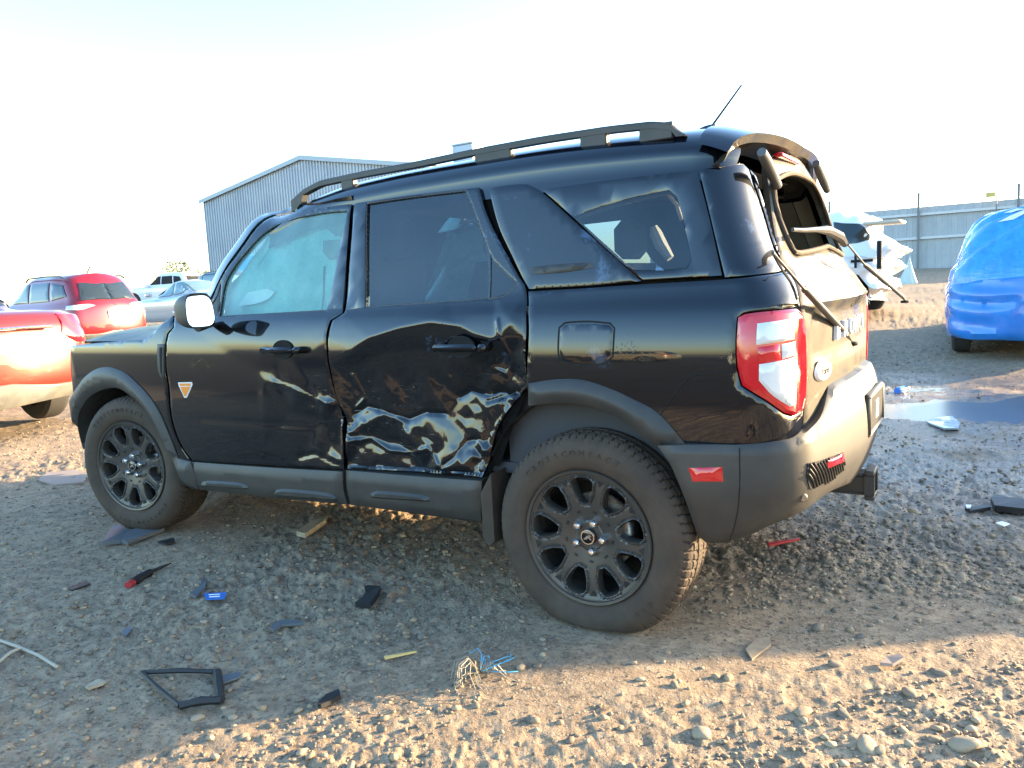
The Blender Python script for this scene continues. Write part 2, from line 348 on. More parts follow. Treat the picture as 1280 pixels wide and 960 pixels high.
def grid(fn, nu, nv):
    V = [fn(i / nu, j / nv) for i in range(nu + 1) for j in range(nv + 1)]
    F = [(i*(nv+1)+j, (i+1)*(nv+1)+j, (i+1)*(nv+1)+j+1, i*(nv+1)+j+1) for i in range(nu) for j in range(nv)]
    return V, F
def prism(poly, h0, h1, axis='z'):
    """extruded polygon (concave allowed) between h0 and h1 along an axis; poly in the two other axes in order"""
    n = len(poly); r = cdt([Vector(p) for p in poly], [(i, (i+1) % n) for i in range(n)], [], 1, 1e-6)
    pts = [tuple(v) for v in r[0]]; T = r[2]; k = len(pts)
    def P(p, h): return (p[0], p[1], h) if axis == 'z' else ((p[0], h, p[1]) if axis == 'y' else (h, p[0], p[1]))
    V = [P(p, h0) for p in pts] + [P(p, h1) for p in pts]
    sg = 1 if sum(poly[i][0]*poly[(i+1)%n][1]-poly[(i+1)%n][0]*poly[i][1] for i in range(n)) > 0 else -1
    F = [tuple(reversed(t)) for t in T] + [tuple(i + k for i in t) for t in T]
    F += [(i, (i+1) % n, (i+1) % n + k, i + k) if sg > 0 else (i + k, (i+1) % n + k, (i+1) % n, i) for i in range(n)]
    return V, F
def smooth_poly(P, step=.03, corner=38, close=True):
    P = [np.array(p[:2], float) for p in P]; n = len(P); out = []
    def isc(i):
        a = P[i] - P[i-1]; b = P[(i+1) % n] - P[i]
        c = np.dot(a, b) / (np.linalg.norm(a) * np.linalg.norm(b) + 1e-12); return math.degrees(math.acos(max(-1, min(1, c)))) > corner
    C = [isc(i) for i in range(n)]
    for i in range(n if close else n - 1):
        p0, p1, p2, p3 = P[i-1], P[i], P[(i+1) % n], P[(i+2) % n]
        if C[i] or (not close and i == 0): p0 = 2 * p1 - p2
        if C[(i+1) % n] or (not close and i == n - 2): p3 = 2 * p2 - p1
        k = max(1, int(np.linalg.norm(p2 - p1) / step))
        for j in range(k):
            t = j / k; out.append(.5 * (2*p1 + (p2-p0)*t + (2*p0-5*p1+4*p2-p3)*t*t + (3*p1-p0-3*p2+p3)*t**3))
    if not close: out.append(P[-1])
    return np.array(out)
def inpoly(Q, P):
    x, y = Q[:, 0], Q[:, 1]; r = np.zeros(len(Q), bool); n = len(P)
    for i in range(n):
        x1, y1 = P[i]; x2, y2 = P[(i+1) % n]
        if y1 == y2: continue
        c = ((y1 > y) != (y2 > y)) & (x < (x2 - x1) * (y - y1) / (y2 - y1) + x1); r ^= c
    return r
def dpoly(Q, P, sh=None):
    d = np.full(len(Q), 1e9)
    for i in range(len(P)):
        a = P[i]; b = P[(i+1) % len(P)]
        if sh is not None and isopen(sh, a, b): continue
        e = b - a; l = (e @ e) + 1e-12
        t = np.clip(((Q - a) @ e) / l, 0, 1); q = Q - a - t[:, None] * e; d = np.minimum(d, (q * q).sum(1))
    return np.sqrt(d)
def isopen(sh, a, b):
    return sh is not None and min(a[0] - ucen(sh, a[1]), b[0] - ucen(sh, b[1])) > -.004
def tri(poly, holes, sp, ring=0, extra=None, rings=None):
    """triangulate a region of the u, v plane; returns points, triangles, boundary loops as index lists"""
    pts = [Vector(p) for p in poly]; E = [(i, (i+1) % len(poly)) for i in range(len(poly))]; loops = [list(range(len(poly)))]
    for h in holes:
        k = len(pts); pts += [Vector(p) for p in h]; E += [(k + i, k + (i+1) % len(h)) for i in range(len(h))]; loops.append([k + i for i in range(len(h))])
    lo = poly.min(0); hi = poly.max(0)
    gx = np.arange(lo[0] + sp / 2, hi[0], sp); gy = np.arange(lo[1] + sp / 2, hi[1], sp)
    G = np.array([(x + (.5 * sp if j % 2 else 0), y) for j, y in enumerate(gy) for x in gx]) if len(gx) and len(gy) else np.zeros((0, 2))
    L = [poly] + list(holes)
    if len(G):
        k = inpoly(G, poly)
        for h in holes: k &= ~inpoly(G, h)
        G = G[k]
    if len(G):
        d = np.min([dpoly(G, q) for q in L], 0); G = G[d > max(ring * 1.35, sp * .35)]
    pts += [Vector(p) for p in G]
    if ring:
        for q, rg in [(q_, r_) for q_ in L for r_ in (rings or [ring])]:
            ring = rg; e = np.roll(q, -1, 0) - np.roll(q, 1, 0); e /= np.linalg.norm(e, axis=1)[:, None] + 1e-12; nn = np.stack([-e[:, 1], e[:, 0]], 1)
            for sgn in (1, -1):
                c = q + sgn * nn * ring; k = inpoly(c, poly)
                for h in holes: k &= ~inpoly(c, h)
                k &= np.min([dpoly(c, z) for z in L], 0) > ring * .85
                pts += [Vector(p) for p in c[k]]
    r = cdt(pts, E, [], 0, 1e-7)
    Q = np.array([tuple(v) for v in r[0]]); T = np.array(r[2])
    c = Q[T].mean(1); k = inpoly(c, poly)
    for h in holes: k &= ~inpoly(c, h)
    T = T[k]
    inv = {}
    for i, o in enumerate(r[3]):
        for a in o: inv[a] = i
    return Q, T, [[inv[i] for i in l] for l in loops], L
def patch(sh, poly, holes=(), sp=.03, off=0, bev=(.006, .003), thick=.02, disp=None, step=None, corner=38, raw=False, opn=False):
    step = step or sp
    P = poly if raw else smooth_poly(poly, step, corner); H = [h if raw else smooth_poly(h, step, corner) for h in holes]
    Q, T, loops, L = tri(P, H, sp, bev[0] if bev else 0)
    d = np.min([dpoly(Q, q, sh if opn else None) for q in L], 0)
    o = np.full(len(Q), float(off))
    if bev: t = np.clip(d / bev[0], 0, 1); o = o - bev[1] * (1 - np.sqrt(1 - (1 - t) ** 2))
    if disp is not None: o = o + disp(Q[:, 0], Q[:, 1], d)
    V = sh.local(Q[:, 0], Q[:, 1], o); F = [tuple(t) for t in T]
    # orient outward
    n = sh.nrm(Q[:, 0], Q[:, 1]); 
    if sh.side < 0: n = n * np.array([1, -1, 1])
    a = V[T[:, 1]] - V[T[:, 0]]; b = V[T[:, 2]] - V[T[:, 0]]; s = (np.cross(a, b) * n[T[:, 0]]).sum(1)
    F = [f if q > 0 else f[::-1] for f, q in zip(F, s)]
    V = [tuple(v) for v in V]
    if thick:
        es = set()
        for f in F:
            for i in range(3): es.add((f[i], f[(i+1) % 3]))
        bd = [(a, b) for a, b in es if (b, a) not in es and not (opn and isopen(sh, Q[a], Q[b]))]; idx = {}
        VV = np.array(V)
        for a, b in bd:
            for i in (a, b):
                if i not in idx: idx[i] = len(V); V.append(tuple(VV[i] - n[i] * thick))
        F += [(b, a, idx[a], idx[b]) for a, b in bd]
    return V, F
def fix_side(sh, poly): return poly
def arr(L): return np.array([p[:2] for p in L], float)
def inset_hole(P, d):
    """grow a polygon outward by d (roughly)"""
    P = np.array(P); c = np.roll(P, -1, 0) - np.roll(P, 1, 0); c /= np.linalg.norm(c, axis=1)[:, None] + 1e-12
    a = sum(P[i][0]*P[(i+1)%len(P)][1]-P[(i+1)%len(P)][0]*P[i][1] for i in range(len(P)))
    n = np.stack([c[:, 1], -c[:, 0]], 1) * (1 if a > 0 else -1)
    return P + n * d
def text_mesh(s, size, depth, fn, name, m, parent, font_bold=False, res=4, spacing=1.0):
    """text built as a solid mesh, each point put through fn(x, y, h)"""
    c = bpy.data.curves.new(name, 'FONT'); c.body = s; c.size = size; c.extrude = depth / 2; c.resolution_u = res; c.align_x = 'CENTER'; c.align_y = 'CENTER'; c.space_character = spacing
    o = bpy.data.objects.new(name, c); COL.objects.link(o); dg = bpy.context.evaluated_depsgraph_get()
    me = bpy.data.meshes.new_from_object(o.evaluated_get(dg)); COL.objects.unlink(o); bpy.data.objects.remove(o)
    V = [fn(v.co.x, v.co.y, v.co.z) for v in me.vertices]; F = [tuple(p.vertices) for p in me.polygons]; bpy.data.meshes.remove(me)
    return mk(name, V, F, m, parent, smooth=False)

# ================================================================== the black SUV
rng = random.Random(4)
car = root('wrecked_suv', 'black SUV with crushed rear door, flat rear tyre and broken tailgate glass', 'car', (1.335, .943, 0), org=(1.335, .943))
DD = (lambda P: arr(P))
# outlines (u along the body, v up the side)
p_fender = arr([(-0.5018,0.9982),(-0.04876,1.02),(0.2028,1.027),(0.2687,1.042),(0.3777,1.114),(0.4291,1.144),(0.4592,1.09),(0.4162,1.056),(0.4073,1.018),(0.3903,0.8964),(0.399,0.7975),(0.3888,0.685),(0.3925,0.5959),(0.4277,0.4954),(0.488,0.4214),(0.3942,0.3596),(0.3502,0.4315),(0.3194,0.5215),(0.2754,0.6228),(0.1986,0.7227),(0.08619,0.7853),(-0.08971,0.8312),(-0.2701,0.8139),(-0.429,0.7337),(-0.5901,0.6183),(-0.5898,0.6394)])
p_fdoor = arr([(0.4419,1.143),(0.5765,1.148),(0.7085,1.215),(0.8077,1.428),(0.9051,1.582),(0.9647,1.677),(1.136,1.642),(1.325,1.59),(1.526,1.565),(1.545,1.561),(1.564,1.127),(1.508,1.099),(1.494,1.038),(1.495,0.9153),(1.511,0.7644),(1.535,0.6738),(1.53,0.5598),(1.526,0.4682),(0.5019,0.4266),(0.4407,0.4963),(0.4055,0.5966),(0.4018,0.6856),(0.4119,0.7978),(0.4031,0.8965),(0.4201,1.018),(0.4295,1.052),(0.4666,1.086)])
h_fglass = arr([(0.7845,1.132),(0.7814,1.198),(0.7975,1.302),(0.8734,1.457),(0.9772,1.566),(1.071,1.599),(1.187,1.58),(1.529,1.533),(1.471,1.142)])
h_fsail = arr([(0.6267,1.143),(0.7268,1.21),(0.7588,1.295),(0.7729,1.132)])
p_rdoor = arr([(1.563,1.562),(1.812,1.555),(2.053,1.547),(2.196,1.541),(2.234,1.461),(2.285,1.386),(2.348,1.306),(2.405,1.229),(2.437,1.183),(2.459,1.053),(2.451,0.9415),(2.449,0.8484),(2.398,0.8098),(2.331,0.7373),(2.28,0.6632),(2.253,0.5763),(2.228,0.4934),(1.54,0.4694),(1.544,0.5608),(1.549,0.6745),(1.525,0.7649),(1.509,0.9154),(1.508,1.034),(1.522,1.096),(1.577,1.127)])
h_rglass = arr([(1.638,1.547),(1.897,1.541),(2.135,1.534),(2.175,1.472),(2.233,1.375),(2.279,1.305),(2.339,1.252),(2.394,1.21),(2.367,1.177),(2.276,1.163),(1.688,1.149)])
p_quarter = arr([(2.447,1.179),(2.665,1.181),(2.872,1.185),(3.135,1.188),(3.268,1.196),(3.402,1.205),(3.415,1.169),(3.419,1.125),(3.428,1.088),(3.398,1.092),(3.281,1.091),(3.208,1.085),(3.186,1.073),(3.184,1.004),(3.187,0.9192),(3.2,0.8631),(3.272,0.8184),(3.34,0.7707),(3.376,0.7583),(3.466,0.7645),(3.461,0.6813),(3.283,0.6808),(3.182,0.6732),(3.037,0.6573),(2.969,0.6982),(2.917,0.7353),(2.823,0.7901),(2.71,0.8244),(2.591,0.8322),(2.471,0.8205),(2.459,0.8429),(2.467,0.9416),(2.472,1.052)])
p_lamp = arr([(3.398,1.087),(3.281,1.086),(3.21,1.08),(3.191,1.071),(3.189,1.004),(3.192,0.9216),(3.206,0.8657),(3.275,0.8231),(3.343,0.7753),(3.376,0.7633),(3.459,0.7681),(3.469,0.8742),(3.457,1),(3.435,1.068)])
p_cpillar = arr([(2.244,1.532),(2.317,1.535),(2.41,1.528),(2.459,1.505),(2.601,1.403),(2.743,1.296),(2.866,1.196),(2.664,1.189),(2.449,1.188),(2.415,1.234),(2.369,1.305),(2.309,1.39),(2.274,1.458)])
p_qglass = arr([(2.472,1.504),(2.636,1.51),(2.838,1.518),(3.026,1.525),(3.079,1.372),(3.127,1.201),(2.871,1.198),(2.743,1.301),(2.606,1.408)])
h_qclear = arr([(2.603,1.413),(2.745,1.442),(2.875,1.462),(2.939,1.47),(2.967,1.449),(3,1.352),(3.028,1.253),(3.014,1.229),(2.92,1.227),(2.841,1.233),(2.733,1.316)])
p_dpillar = arr([(3.034,1.526),(3.103,1.537),(3.197,1.554),(3.23,1.538),(3.256,1.476),(3.301,1.391),(3.335,1.292),(3.365,1.253),(3.404,1.213),(3.266,1.201),(3.137,1.195),(3.087,1.364)])
p_strip = arr([(3.235,1.536),(3.272,1.52),(3.323,1.408),(3.367,1.282),(3.377,1.253),(3.346,1.29),(3.313,1.391),(3.268,1.477)])
v_ws = 1.50
# tail gate: left half on the shell, the right half mirrored from it
e_left = arr([(3.473,0.6897),(3.48,0.7623),(3.482,0.8725),(3.471,0.9994),(3.448,1.07),(3.432,1.124),(3.428,1.169),(3.417,1.208),(3.383,1.253)])
e_win = arr([(3.53,1.261),(3.48,1.277),(3.438,1.335),(3.397,1.417),(3.391,1.495),(3.418,1.514)])

# control heights of the crushed rear door: pixel-traced positions with depth in metres (negative is inward)
dent_pts = [(1.563,1.562),(2.196,1.541),(2.437,1.183),(1.577,1.127),(1.872,1.134),(2.102,1.146),(2.315,1.159),(1.522,1.096),(1.508,1.034),(1.513,0.9652),(1.509,0.9154),(1.525,0.7649),(1.549,0.6745),(1.544,0.5608),(1.54,0.4694),(1.921,0.4819),(2.228,0.4934),(1.643,0.9719),(1.738,1.023),(1.895,1.061),(2.045,1.083),(2.17,1.066),(2.237,1.033),(2.318,1.012),(2.459,1.053),(2.451,0.9415),(2.449,0.8484),(1.665,0.917),(1.792,0.9689),(1.915,0.9752),(2.069,0.9692),(2.215,0.9401),(2.284,0.9057),(1.672,0.8062),(1.885,0.8376),(2.078,0.8179),(2.224,0.8013),(1.64,0.7888),(1.88,0.7837),(1.97,0.7335),(1.792,0.7322),(1.593,0.6969),(1.869,0.6873),(1.607,0.6436),(1.862,0.6286),(1.653,0.5955),(1.822,0.5834),(1.592,0.5503),(1.757,0.542),(1.941,0.5592),(2.028,0.5076),(1.961,0.7205),(2.05,0.7183),(2.056,0.5995),(1.971,0.5452),(2.321,1.072),(2.401,1.076),(2.445,1.022),(2.344,0.9352),(2.368,0.8838),(2.43,0.9273),(2.121,0.7888),(2.19,0.8271),(2.303,0.8156),(2.336,0.7962),(2.257,0.7697),(2.397,0.7982),(2.301,0.6614),(2.248,0.5667),(2.206,0.6098),(2.141,0.5268),(2.202,0.5162),(2.139,0.6672),(1.766,0.8892),(1.969,0.8923),(2.121,0.8945)]
dent_h = [0,0,0,0,0,0,0, 0,-.002,-.003,-.006,-.022,-.04,-.014,-.022,-.047,-.034,
 .004,.006,.008,.010,.006,.002,-.002, -.004,-.012,-.03,
 -.022,-.024,-.030,-.036,-.044,-.058, -.046,-.055,-.060,-.070,
 -.052,-.060,-.056,-.050, -.054,-.058,-.036,-.040, -.050,-.058,
 -.036,-.040,-.034,-.012, -.056,-.060,-.034,-.040,
 -.002,.010,-.004,-.060,-.072,-.030,
 -.072,-.074,-.072,-.066,-.060, -.055,-.062,-.045,-.050,-.018,-.030,-.058,-.034,-.044,-.050]
dentF_pts = [(0.4419,1.143),(1.545,1.561),(1.564,1.127),(1.508,1.099),(1.494,1.038),(1.12,1.003),(1.103,0.8258),(1.049,0.5301),(0.5019,0.4266),(1.526,0.4682),(1.53,0.5598),(1.535,0.6738),(1.511,0.7644),(1.495,0.9153),(0.833,1.551),(0.5808,0.7359),(1.059,0.8895),(1.186,0.87),(1.379,0.8322),(1.49,0.7841),(1.13,0.8335),(1.3,0.7886),(1.461,0.7388),(1.239,0.7053),(1.405,0.6777),(1.488,0.6989),(1.306,0.5297),(1.4,0.5187),(1.489,0.4899),(1.242,0.4699),(1.456,0.5582),(1.246,0.9682),(1.391,0.9515)]
dentF_h = [0,0,0,0,0,0,0,0,0,0,-.02,-.035,-.025,-.008,0,0,
 -.004,-.008,-.012,-.018, .000,-.004,-.008, -.016,-.028,-.034, -.012,-.006,-.004, -.004,-.020, -.001,-.003]
class Field:
    """height field over scattered control points, linear in each triangle so that sheet metal creases where triangles meet"""
    def __init__(s, P, h):
        s.P = arr(P); s.h = np.array(h[:len(s.P)] + [0] * (len(s.P) - len(h)))
        r = cdt([Vector(p) for p in s.P], [], [], 0, 1e-7); s.Q = np.array([tuple(v) for v in r[0]]); s.T = np.array(r[2])
        s.H = np.array([s.h[o[0]] for o in r[3]])
    def lin(s, X):
        o = np.zeros(len(X))
        for t in s.T:
            a, b, c = s.Q[t]; d = (b[1]-c[1])*(a[0]-c[0]) + (c[0]-b[0])*(a[1]-c[1])
            if abs(d) < 1e-12: continue
            l0 = ((b[1]-c[1])*(X[:,0]-c[0]) + (c[0]-b[0])*(X[:,1]-c[1])) / d; l1 = ((c[1]-a[1])*(X[:,0]-c[0]) + (a[0]-c[0])*(X[:,1]-c[1])) / d; l2 = 1 - l0 - l1
            k = (l0 >= -1e-6) & (l1 >= -1e-6) & (l2 >= -1e-6); o[k] = l0[k]*s.H[t[0]] + l1[k]*s.H[t[1]] + l2[k]*s.H[t[2]]
        return o
    def __call__(s, u, v, r=.010):
        X = np.stack([u, v], 1); o = s.lin(X) * .25
        for k in range(6):
            a = k * math.pi / 3 + .3; o += s.lin(X + np.array([math.cos(a), math.sin(a)]) * r) * .125
        return o
def wob(u, v, fr, seed):
    r = random.Random(seed); o = 0
    for i in range(7):
        a = r.uniform(0, 6.28); f = fr * r.uniform(.6, 1.6); o = o + np.abs(np.sin((u * math.cos(a) + v * math.sin(a)) * f + r.uniform(0, 6.28)))
    return o / 7 - .6
def spot(u, v, c, s): return np.exp(-(((u - c[0]) / s[0]) ** 2 + ((v - c[1]) / s[1]) ** 2))
dR = Field(dent_pts, dent_h); dF = Field(dentF_pts, dentF_h)
cA = arr([(2.396,0.7837),(2.237,0.5659),(1.549,0.6163),(2.406,0.9696),(1.463,0.7491),(1.447,0.5151)])
_r = random.Random(21); _fp = [(1.50 + .0 + i * .036 + _r.uniform(-.013, .013), .46 + j * .034 + _r.uniform(-.012, .012)) for i in range(28) for j in range(20)]
crum = Field(_fp, [_r.uniform(-1, 1) for _ in _fp])
_fp = [(1.05 + i * .034 + _r.uniform(-.012, .012), .46 + j * .034 + _r.uniform(-.012, .012)) for i in range(17) for j in range(16)]
RD = [[(1.563,0.5897),(1.667,0.5998),(1.76,0.559),(1.871,0.5506),(1.968,0.5838),(2.036,0.5083)], [(1.58,0.6997),(1.655,0.7364),(1.74,0.7235),(1.87,0.6906),(1.954,0.7233),(2.051,0.7214)], [(2.341,1.077),(2.359,1.012),(2.377,0.9269),(2.341,0.8834),(2.287,0.9057)], [(2.449,0.8455),(2.385,0.8238),(2.322,0.7957),(2.251,0.7784)], [(2.424,0.8077),(2.354,0.7617),(2.293,0.6909),(2.243,0.6123),(2.221,0.5178)], [(2.024,0.5073),(2.096,0.5549),(2.149,0.6183),(2.209,0.6315)], [(1.617,0.8706),(1.651,0.7726),(1.602,0.7309)], [(2.113,0.7885),(2.171,0.8206),(2.259,0.7995),(2.303,0.8244),(2.397,0.804)]]
RF = [[(1.156,0.8341),(1.279,0.8089),(1.394,0.7638),(1.495,0.7469)], [(1.259,0.5008),(1.363,0.5231),(1.435,0.5034),(1.523,0.4786)], [(1.365,0.7281),(1.431,0.6894),(1.497,0.6959)], [(1.498,0.7742),(1.509,0.7169),(1.539,0.6672)]]
def ridge(u, v, L, w, amp):
    Q = np.stack([u, v], 1); o = np.zeros(len(u))
    for k, P in enumerate(L):
        P = arr(P); d = np.full(len(u), 9.)
        for i in range(len(P) - 1): e = P[i+1] - P[i]; t = np.clip(((Q - P[i]) @ e) / (e @ e), 0, 1); q = Q - P[i] - t[:, None] * e; d = np.minimum(d, np.hypot(q[:, 0], q[:, 1]))
        o += amp * (1 if k % 2 == 0 else -1) * np.exp(-(d / w) ** 2)
    return o
crumF = Field(_fp, [_r.uniform(-1, 1) for _ in _fp])
def dent_rear(u, v, d):
    e = dR(u, v)
    m = spot(u, v, cA[0], (.09, .07)) + spot(u, v, cA[1], (.07, .12)) + .8 * spot(u, v, cA[2], (.05, .11)) + .35 * spot(u, v, cA[3], (.05, .07))
    low = 1 / (1 + np.exp((v - .90 + .10 * np.abs(u - 1.95)) / .02))
    return e + crum(u, v, .004) * (.0095 * np.minimum(m, 1) + .0020 * low) + ridge(u, v, RD, .009, .0058) + np.minimum(m, 1) * .004 * wob(u, v, 120, 5) + .0022 * wob(u, v, 13, 9) * low
def dent_front(u, v, d):
    e = dF(u, v, .014)
    m = spot(u, v, cA[4], (.05, .05)) + spot(u, v, cA[5], (.08, .035))
    # pressed groove low on the door
    g = -.0022 * np.exp(-((v - .645) / .014) ** 2) * (1 / (1 + np.exp(-(u - .62) / .01))) / (1 + np.exp((u - 1.35) / .04)) + .0008 * np.exp(-((v - .612) / .02) ** 2) * (1 / (1 + np.exp(-(u - .62) / .03))) / (1 + np.exp((u - 1.3) / .04))
    return e + np.minimum(m, 1) * (.0060 * crumF(u, v, .004) + .002 * wob(u, v, 150, 15)) + ridge(u, v, RF, .010, .0050) + .0012 * wob(u, v, 9, 19) / (1 + np.exp((1.0 - u) / .06)) + g
fr_group = None
def P_(name, sh, poly, m, parent=None, **k):
    V, F = patch(sh, poly, **k); return mk(name, V, F, m, parent if parent is not None else car)
def child(o, par):
    o.parent = par; o.location = (0, 0, 0); return o
# ---- left side
fender = P_('front_fender', body, p_fender, 'black_paint', sp=.022)
fdoor = P_('front_door', body, p_fdoor, 'door_paint', holes=[h_fglass, h_fsail], sp=.010, step=.02, disp=dent_front)
rdoor = P_('rear_door', body, p_rdoor, 'door_paint', holes=[h_rglass], sp=.0058, step=.015, disp=dent_rear); rdoor['label'] = 'crushed and creased black rear door'
quarter = P_('rear_quarter_panel', body, p_quarter, 'black_paint', sp=.02, step=.02)
def sub(o): o.location = (0, 0, 0); return o
g = P_('window_glass', body, h_fglass, 'glass_green', fdoor, sp=.05, off=-.010, bev=None, thick=0); sub(g)
g = P_('window_glass', body, h_rglass, 'glass_dark', rdoor, sp=.05, off=-.010, bev=None, thick=0); sub(g)
g = P_('mirror_sail', body, h_fsail, 'plastic', fdoor, sp=.05, off=-.004, thick=.01); sub(g)
def frame_strip(P, w, m, name, par, off=.002, sh=body, sp=.03):
    A = smooth_poly(P, .02); B = inset_hole(A, -w)
    n = len(A); pa = sh.local(A[:, 0], A[:, 1], np.full(n, off)); pb = sh.local(B[:, 0], B[:, 1], np.full(n, off)); pc = sh.local(B[:, 0], B[:, 1], np.full(n, off - .012)); pd = sh.local(A[:, 0], A[:, 1], np.full(n, off - .012))
    V = list(map(tuple, np.concatenate([pa, pb, pc, pd]))); F = []
    for i in range(n):
        j = (i + 1) % n; F += [(i, j, n + j, n + i), (n + i, n + j, 2*n + j, 2*n + i), (j, i, 3*n + i, 3*n + j)]
    o = mk(name, V, F, m, par, smooth=False); sub(o); return o
frame_strip(h_fglass, -.008, 'plastic', 'window_seal', fdoor, off=-.001)
frame_strip(h_rglass, -.008, 'plastic', 'window_seal', rdoor, off=-.001)
# black gloss divider and fixed corner pane of the rear door
dv = arr([(2.135,1.532),(2.175,1.472),(2.233,1.375),(2.261,1.306),(2.277,1.162),(2.284,1.162),(2.272,1.305),(2.244,1.374),(2.186,1.471),(2.146,1.529)])
o = P_('window_divider', body, dv, 'blackgloss', rdoor, sp=.05, off=-.006, thick=.01, bev=None); sub(o)
bp_ = arr([(1.565,1.555),(1.633,1.551),(1.684,1.146),(1.586,1.136),(1.579,1.323)])
o = P_('pillar_trim', body, bp_, 'blackgloss', rdoor, sp=.04, off=.003, thick=.006, bev=(.004,.002)); sub(o)
bp_ = arr([(1.529,1.53),(1.547,1.554),(1.562,1.143),(1.475,1.142)])
o = P_('pillar_trim', body, bp_, 'blackgloss', fdoor, sp=.04, off=.003, thick=.006, bev=(.004,.002)); sub(o)
cp = P_('rear_pillar_cover', body, p_cpillar, 'black_paint', sp=.03)
vent = arr([(2.445,1.263),(2.566,1.267),(2.681,1.266),(2.697,1.247),(2.568,1.237),(2.454,1.238)])
o = P_('pillar_vent', body, vent, 'plastic', cp, sp=.04, off=.006, bev=(.006,.004)); sub(o)
qg = P_('quarter_window', body, p_qglass, 'blackgloss', holes=[h_qclear], sp=.04, off=-.001, bev=(.004,.002), thick=.006)
o = P_('window_glass', body, h_qclear, 'glass_dark', qg, sp=.05, off=-.002, bev=None, thick=0); sub(o)
dp = P_('rear_corner_pillar', body, p_dpillar, 'black_paint', sp=.02)
P_('tail_side_glass', body, p_strip, 'blackgloss', sp=.02, off=.002)
# fuel flap
fl = arr([(2.594,1.05),(2.612,1.064),(2.698,1.067),(2.776,1.06),(2.791,1.045),(2.787,0.9561),(2.763,0.935),(2.679,0.9265),(2.605,0.9396),(2.593,0.9614)])
o = P_('fuel_flap', body, fl, 'black_paint', sp=.02, off=.0012, bev=(.005,.0035), thick=.01)
frame_strip(fl, -.006, 'dark', 'flap_gap', o, off=.0008)
# lines pressed into the quarter panel
seamq = smooth_poly(arr([(2.945,0.7653),(2.994,0.834),(3.044,0.8933),(3.102,0.9026),(3.187,0.907)]), .02, close=False)
n = len(seamq); a = body.local(seamq[:, 0], seamq[:, 1], np.full(n, .0012)); 
V, F = tube(a, .0022, 5); mk('panel_gap', V, F, 'dark', car)
# ---- wheel arch flares, sills
f_fr = arr([(-0.5896,0.6422),(-0.5888,0.6978),(-0.4466,0.769),(-0.3425,0.8295),(-0.207,0.8757),(-0.07861,0.8863),(0.05821,0.8594),(0.1423,0.8157),(0.2382,0.7486),(0.3025,0.6774),(0.3455,0.5893),(0.3779,0.5003),(0.3953,0.4307),(0.4944,0.4219),(0.5089,0.3613),(0.513,0.2819),(0.4556,0.2803),(0.392,0.3128),(0.3674,0.3783),(0.3366,0.4514),(0.3006,0.5245),(0.2562,0.6011),(0.177,0.6888),(0.07673,0.7433),(-0.0332,0.7777),(-0.1761,0.7647),(-0.3196,0.7202),(-0.4256,0.6575),(-0.5382,0.5539),(-0.5843,0.4334),(-0.5788,0.4012),(-0.5899,0.4872)])
fl1 = P_('front_wheel_arch', body, f_fr, 'plastic', sp=.02, off=.026, bev=(.03,.022), thick=.07, step=.02)
f_rr = arr([(2.47,0.8601),(2.584,0.8763),(2.68,0.8752),(2.78,0.8476),(2.857,0.815),(2.942,0.7704),(3.028,0.6725),(2.93,0.6617),(2.883,0.6938),(2.816,0.747),(2.737,0.7791),(2.656,0.7927),(2.58,0.7929),(2.465,0.7805)])
fl2 = P_('rear_wheel_arch', body, f_rr, 'plastic', sp=.02, off=.026, bev=(.03,.022), thick=.07, step=.02)
mk_ = arr([(-0.59,0.6154),(-0.5902,0.6093),(-0.5905,0.5508),(-0.5906,0.5612)])
o = P_('marker_lamp', body, mk_, 'amber_lens', fl1, sp=.03, off=.029, thick=.01); sub(o)
s1_ = arr([(0.5002,0.4203),(1.027,0.4372),(1.52,0.4588),(1.51,0.3851),(1.518,0.3102),(1.044,0.2922),(0.5108,0.2773),(0.5025,0.3607)])
s2_ = arr([(1.534,0.4636),(1.919,0.4718),(2.23,0.481),(2.216,0.3974),(2.205,0.3192),(1.894,0.3147),(1.531,0.308),(1.524,0.3864)])
for i, (pp, emb) in enumerate(((s1_, [(0.557,0.3158),(0.6141,0.3419),(0.8746,0.3541),(0.9142,0.3342),(0.8993,0.3208),(0.5653,0.3041)] ), (s2_, [(1.666,0.3725),(1.706,0.3973),(1.949,0.405),(1.987,0.389),(1.977,0.3747),(1.673,0.3592)]))):
    sill = P_('side_sill', body, pp, 'plastic_dusty', sp=.02, off=.016 if i == 0 else .010, bev=(.03,.016), thick=.06)
    o = P_('sill_boss', body, arr(emb), 'plastic_dusty', sill, sp=.02, off=.026 if i == 0 else .02, bev=(.012,.012), thick=.02); sub(o)
emb = arr([(1.079,0.3194),(1.14,0.3524),(1.426,0.3622),(1.483,0.3428),(1.475,0.3274),(1.086,0.3085)])
o = P_('sill_boss', body, emb, 'plastic_dusty', sill, sp=.02, off=.026, bev=(.012,.012), thick=.02); sub(o)
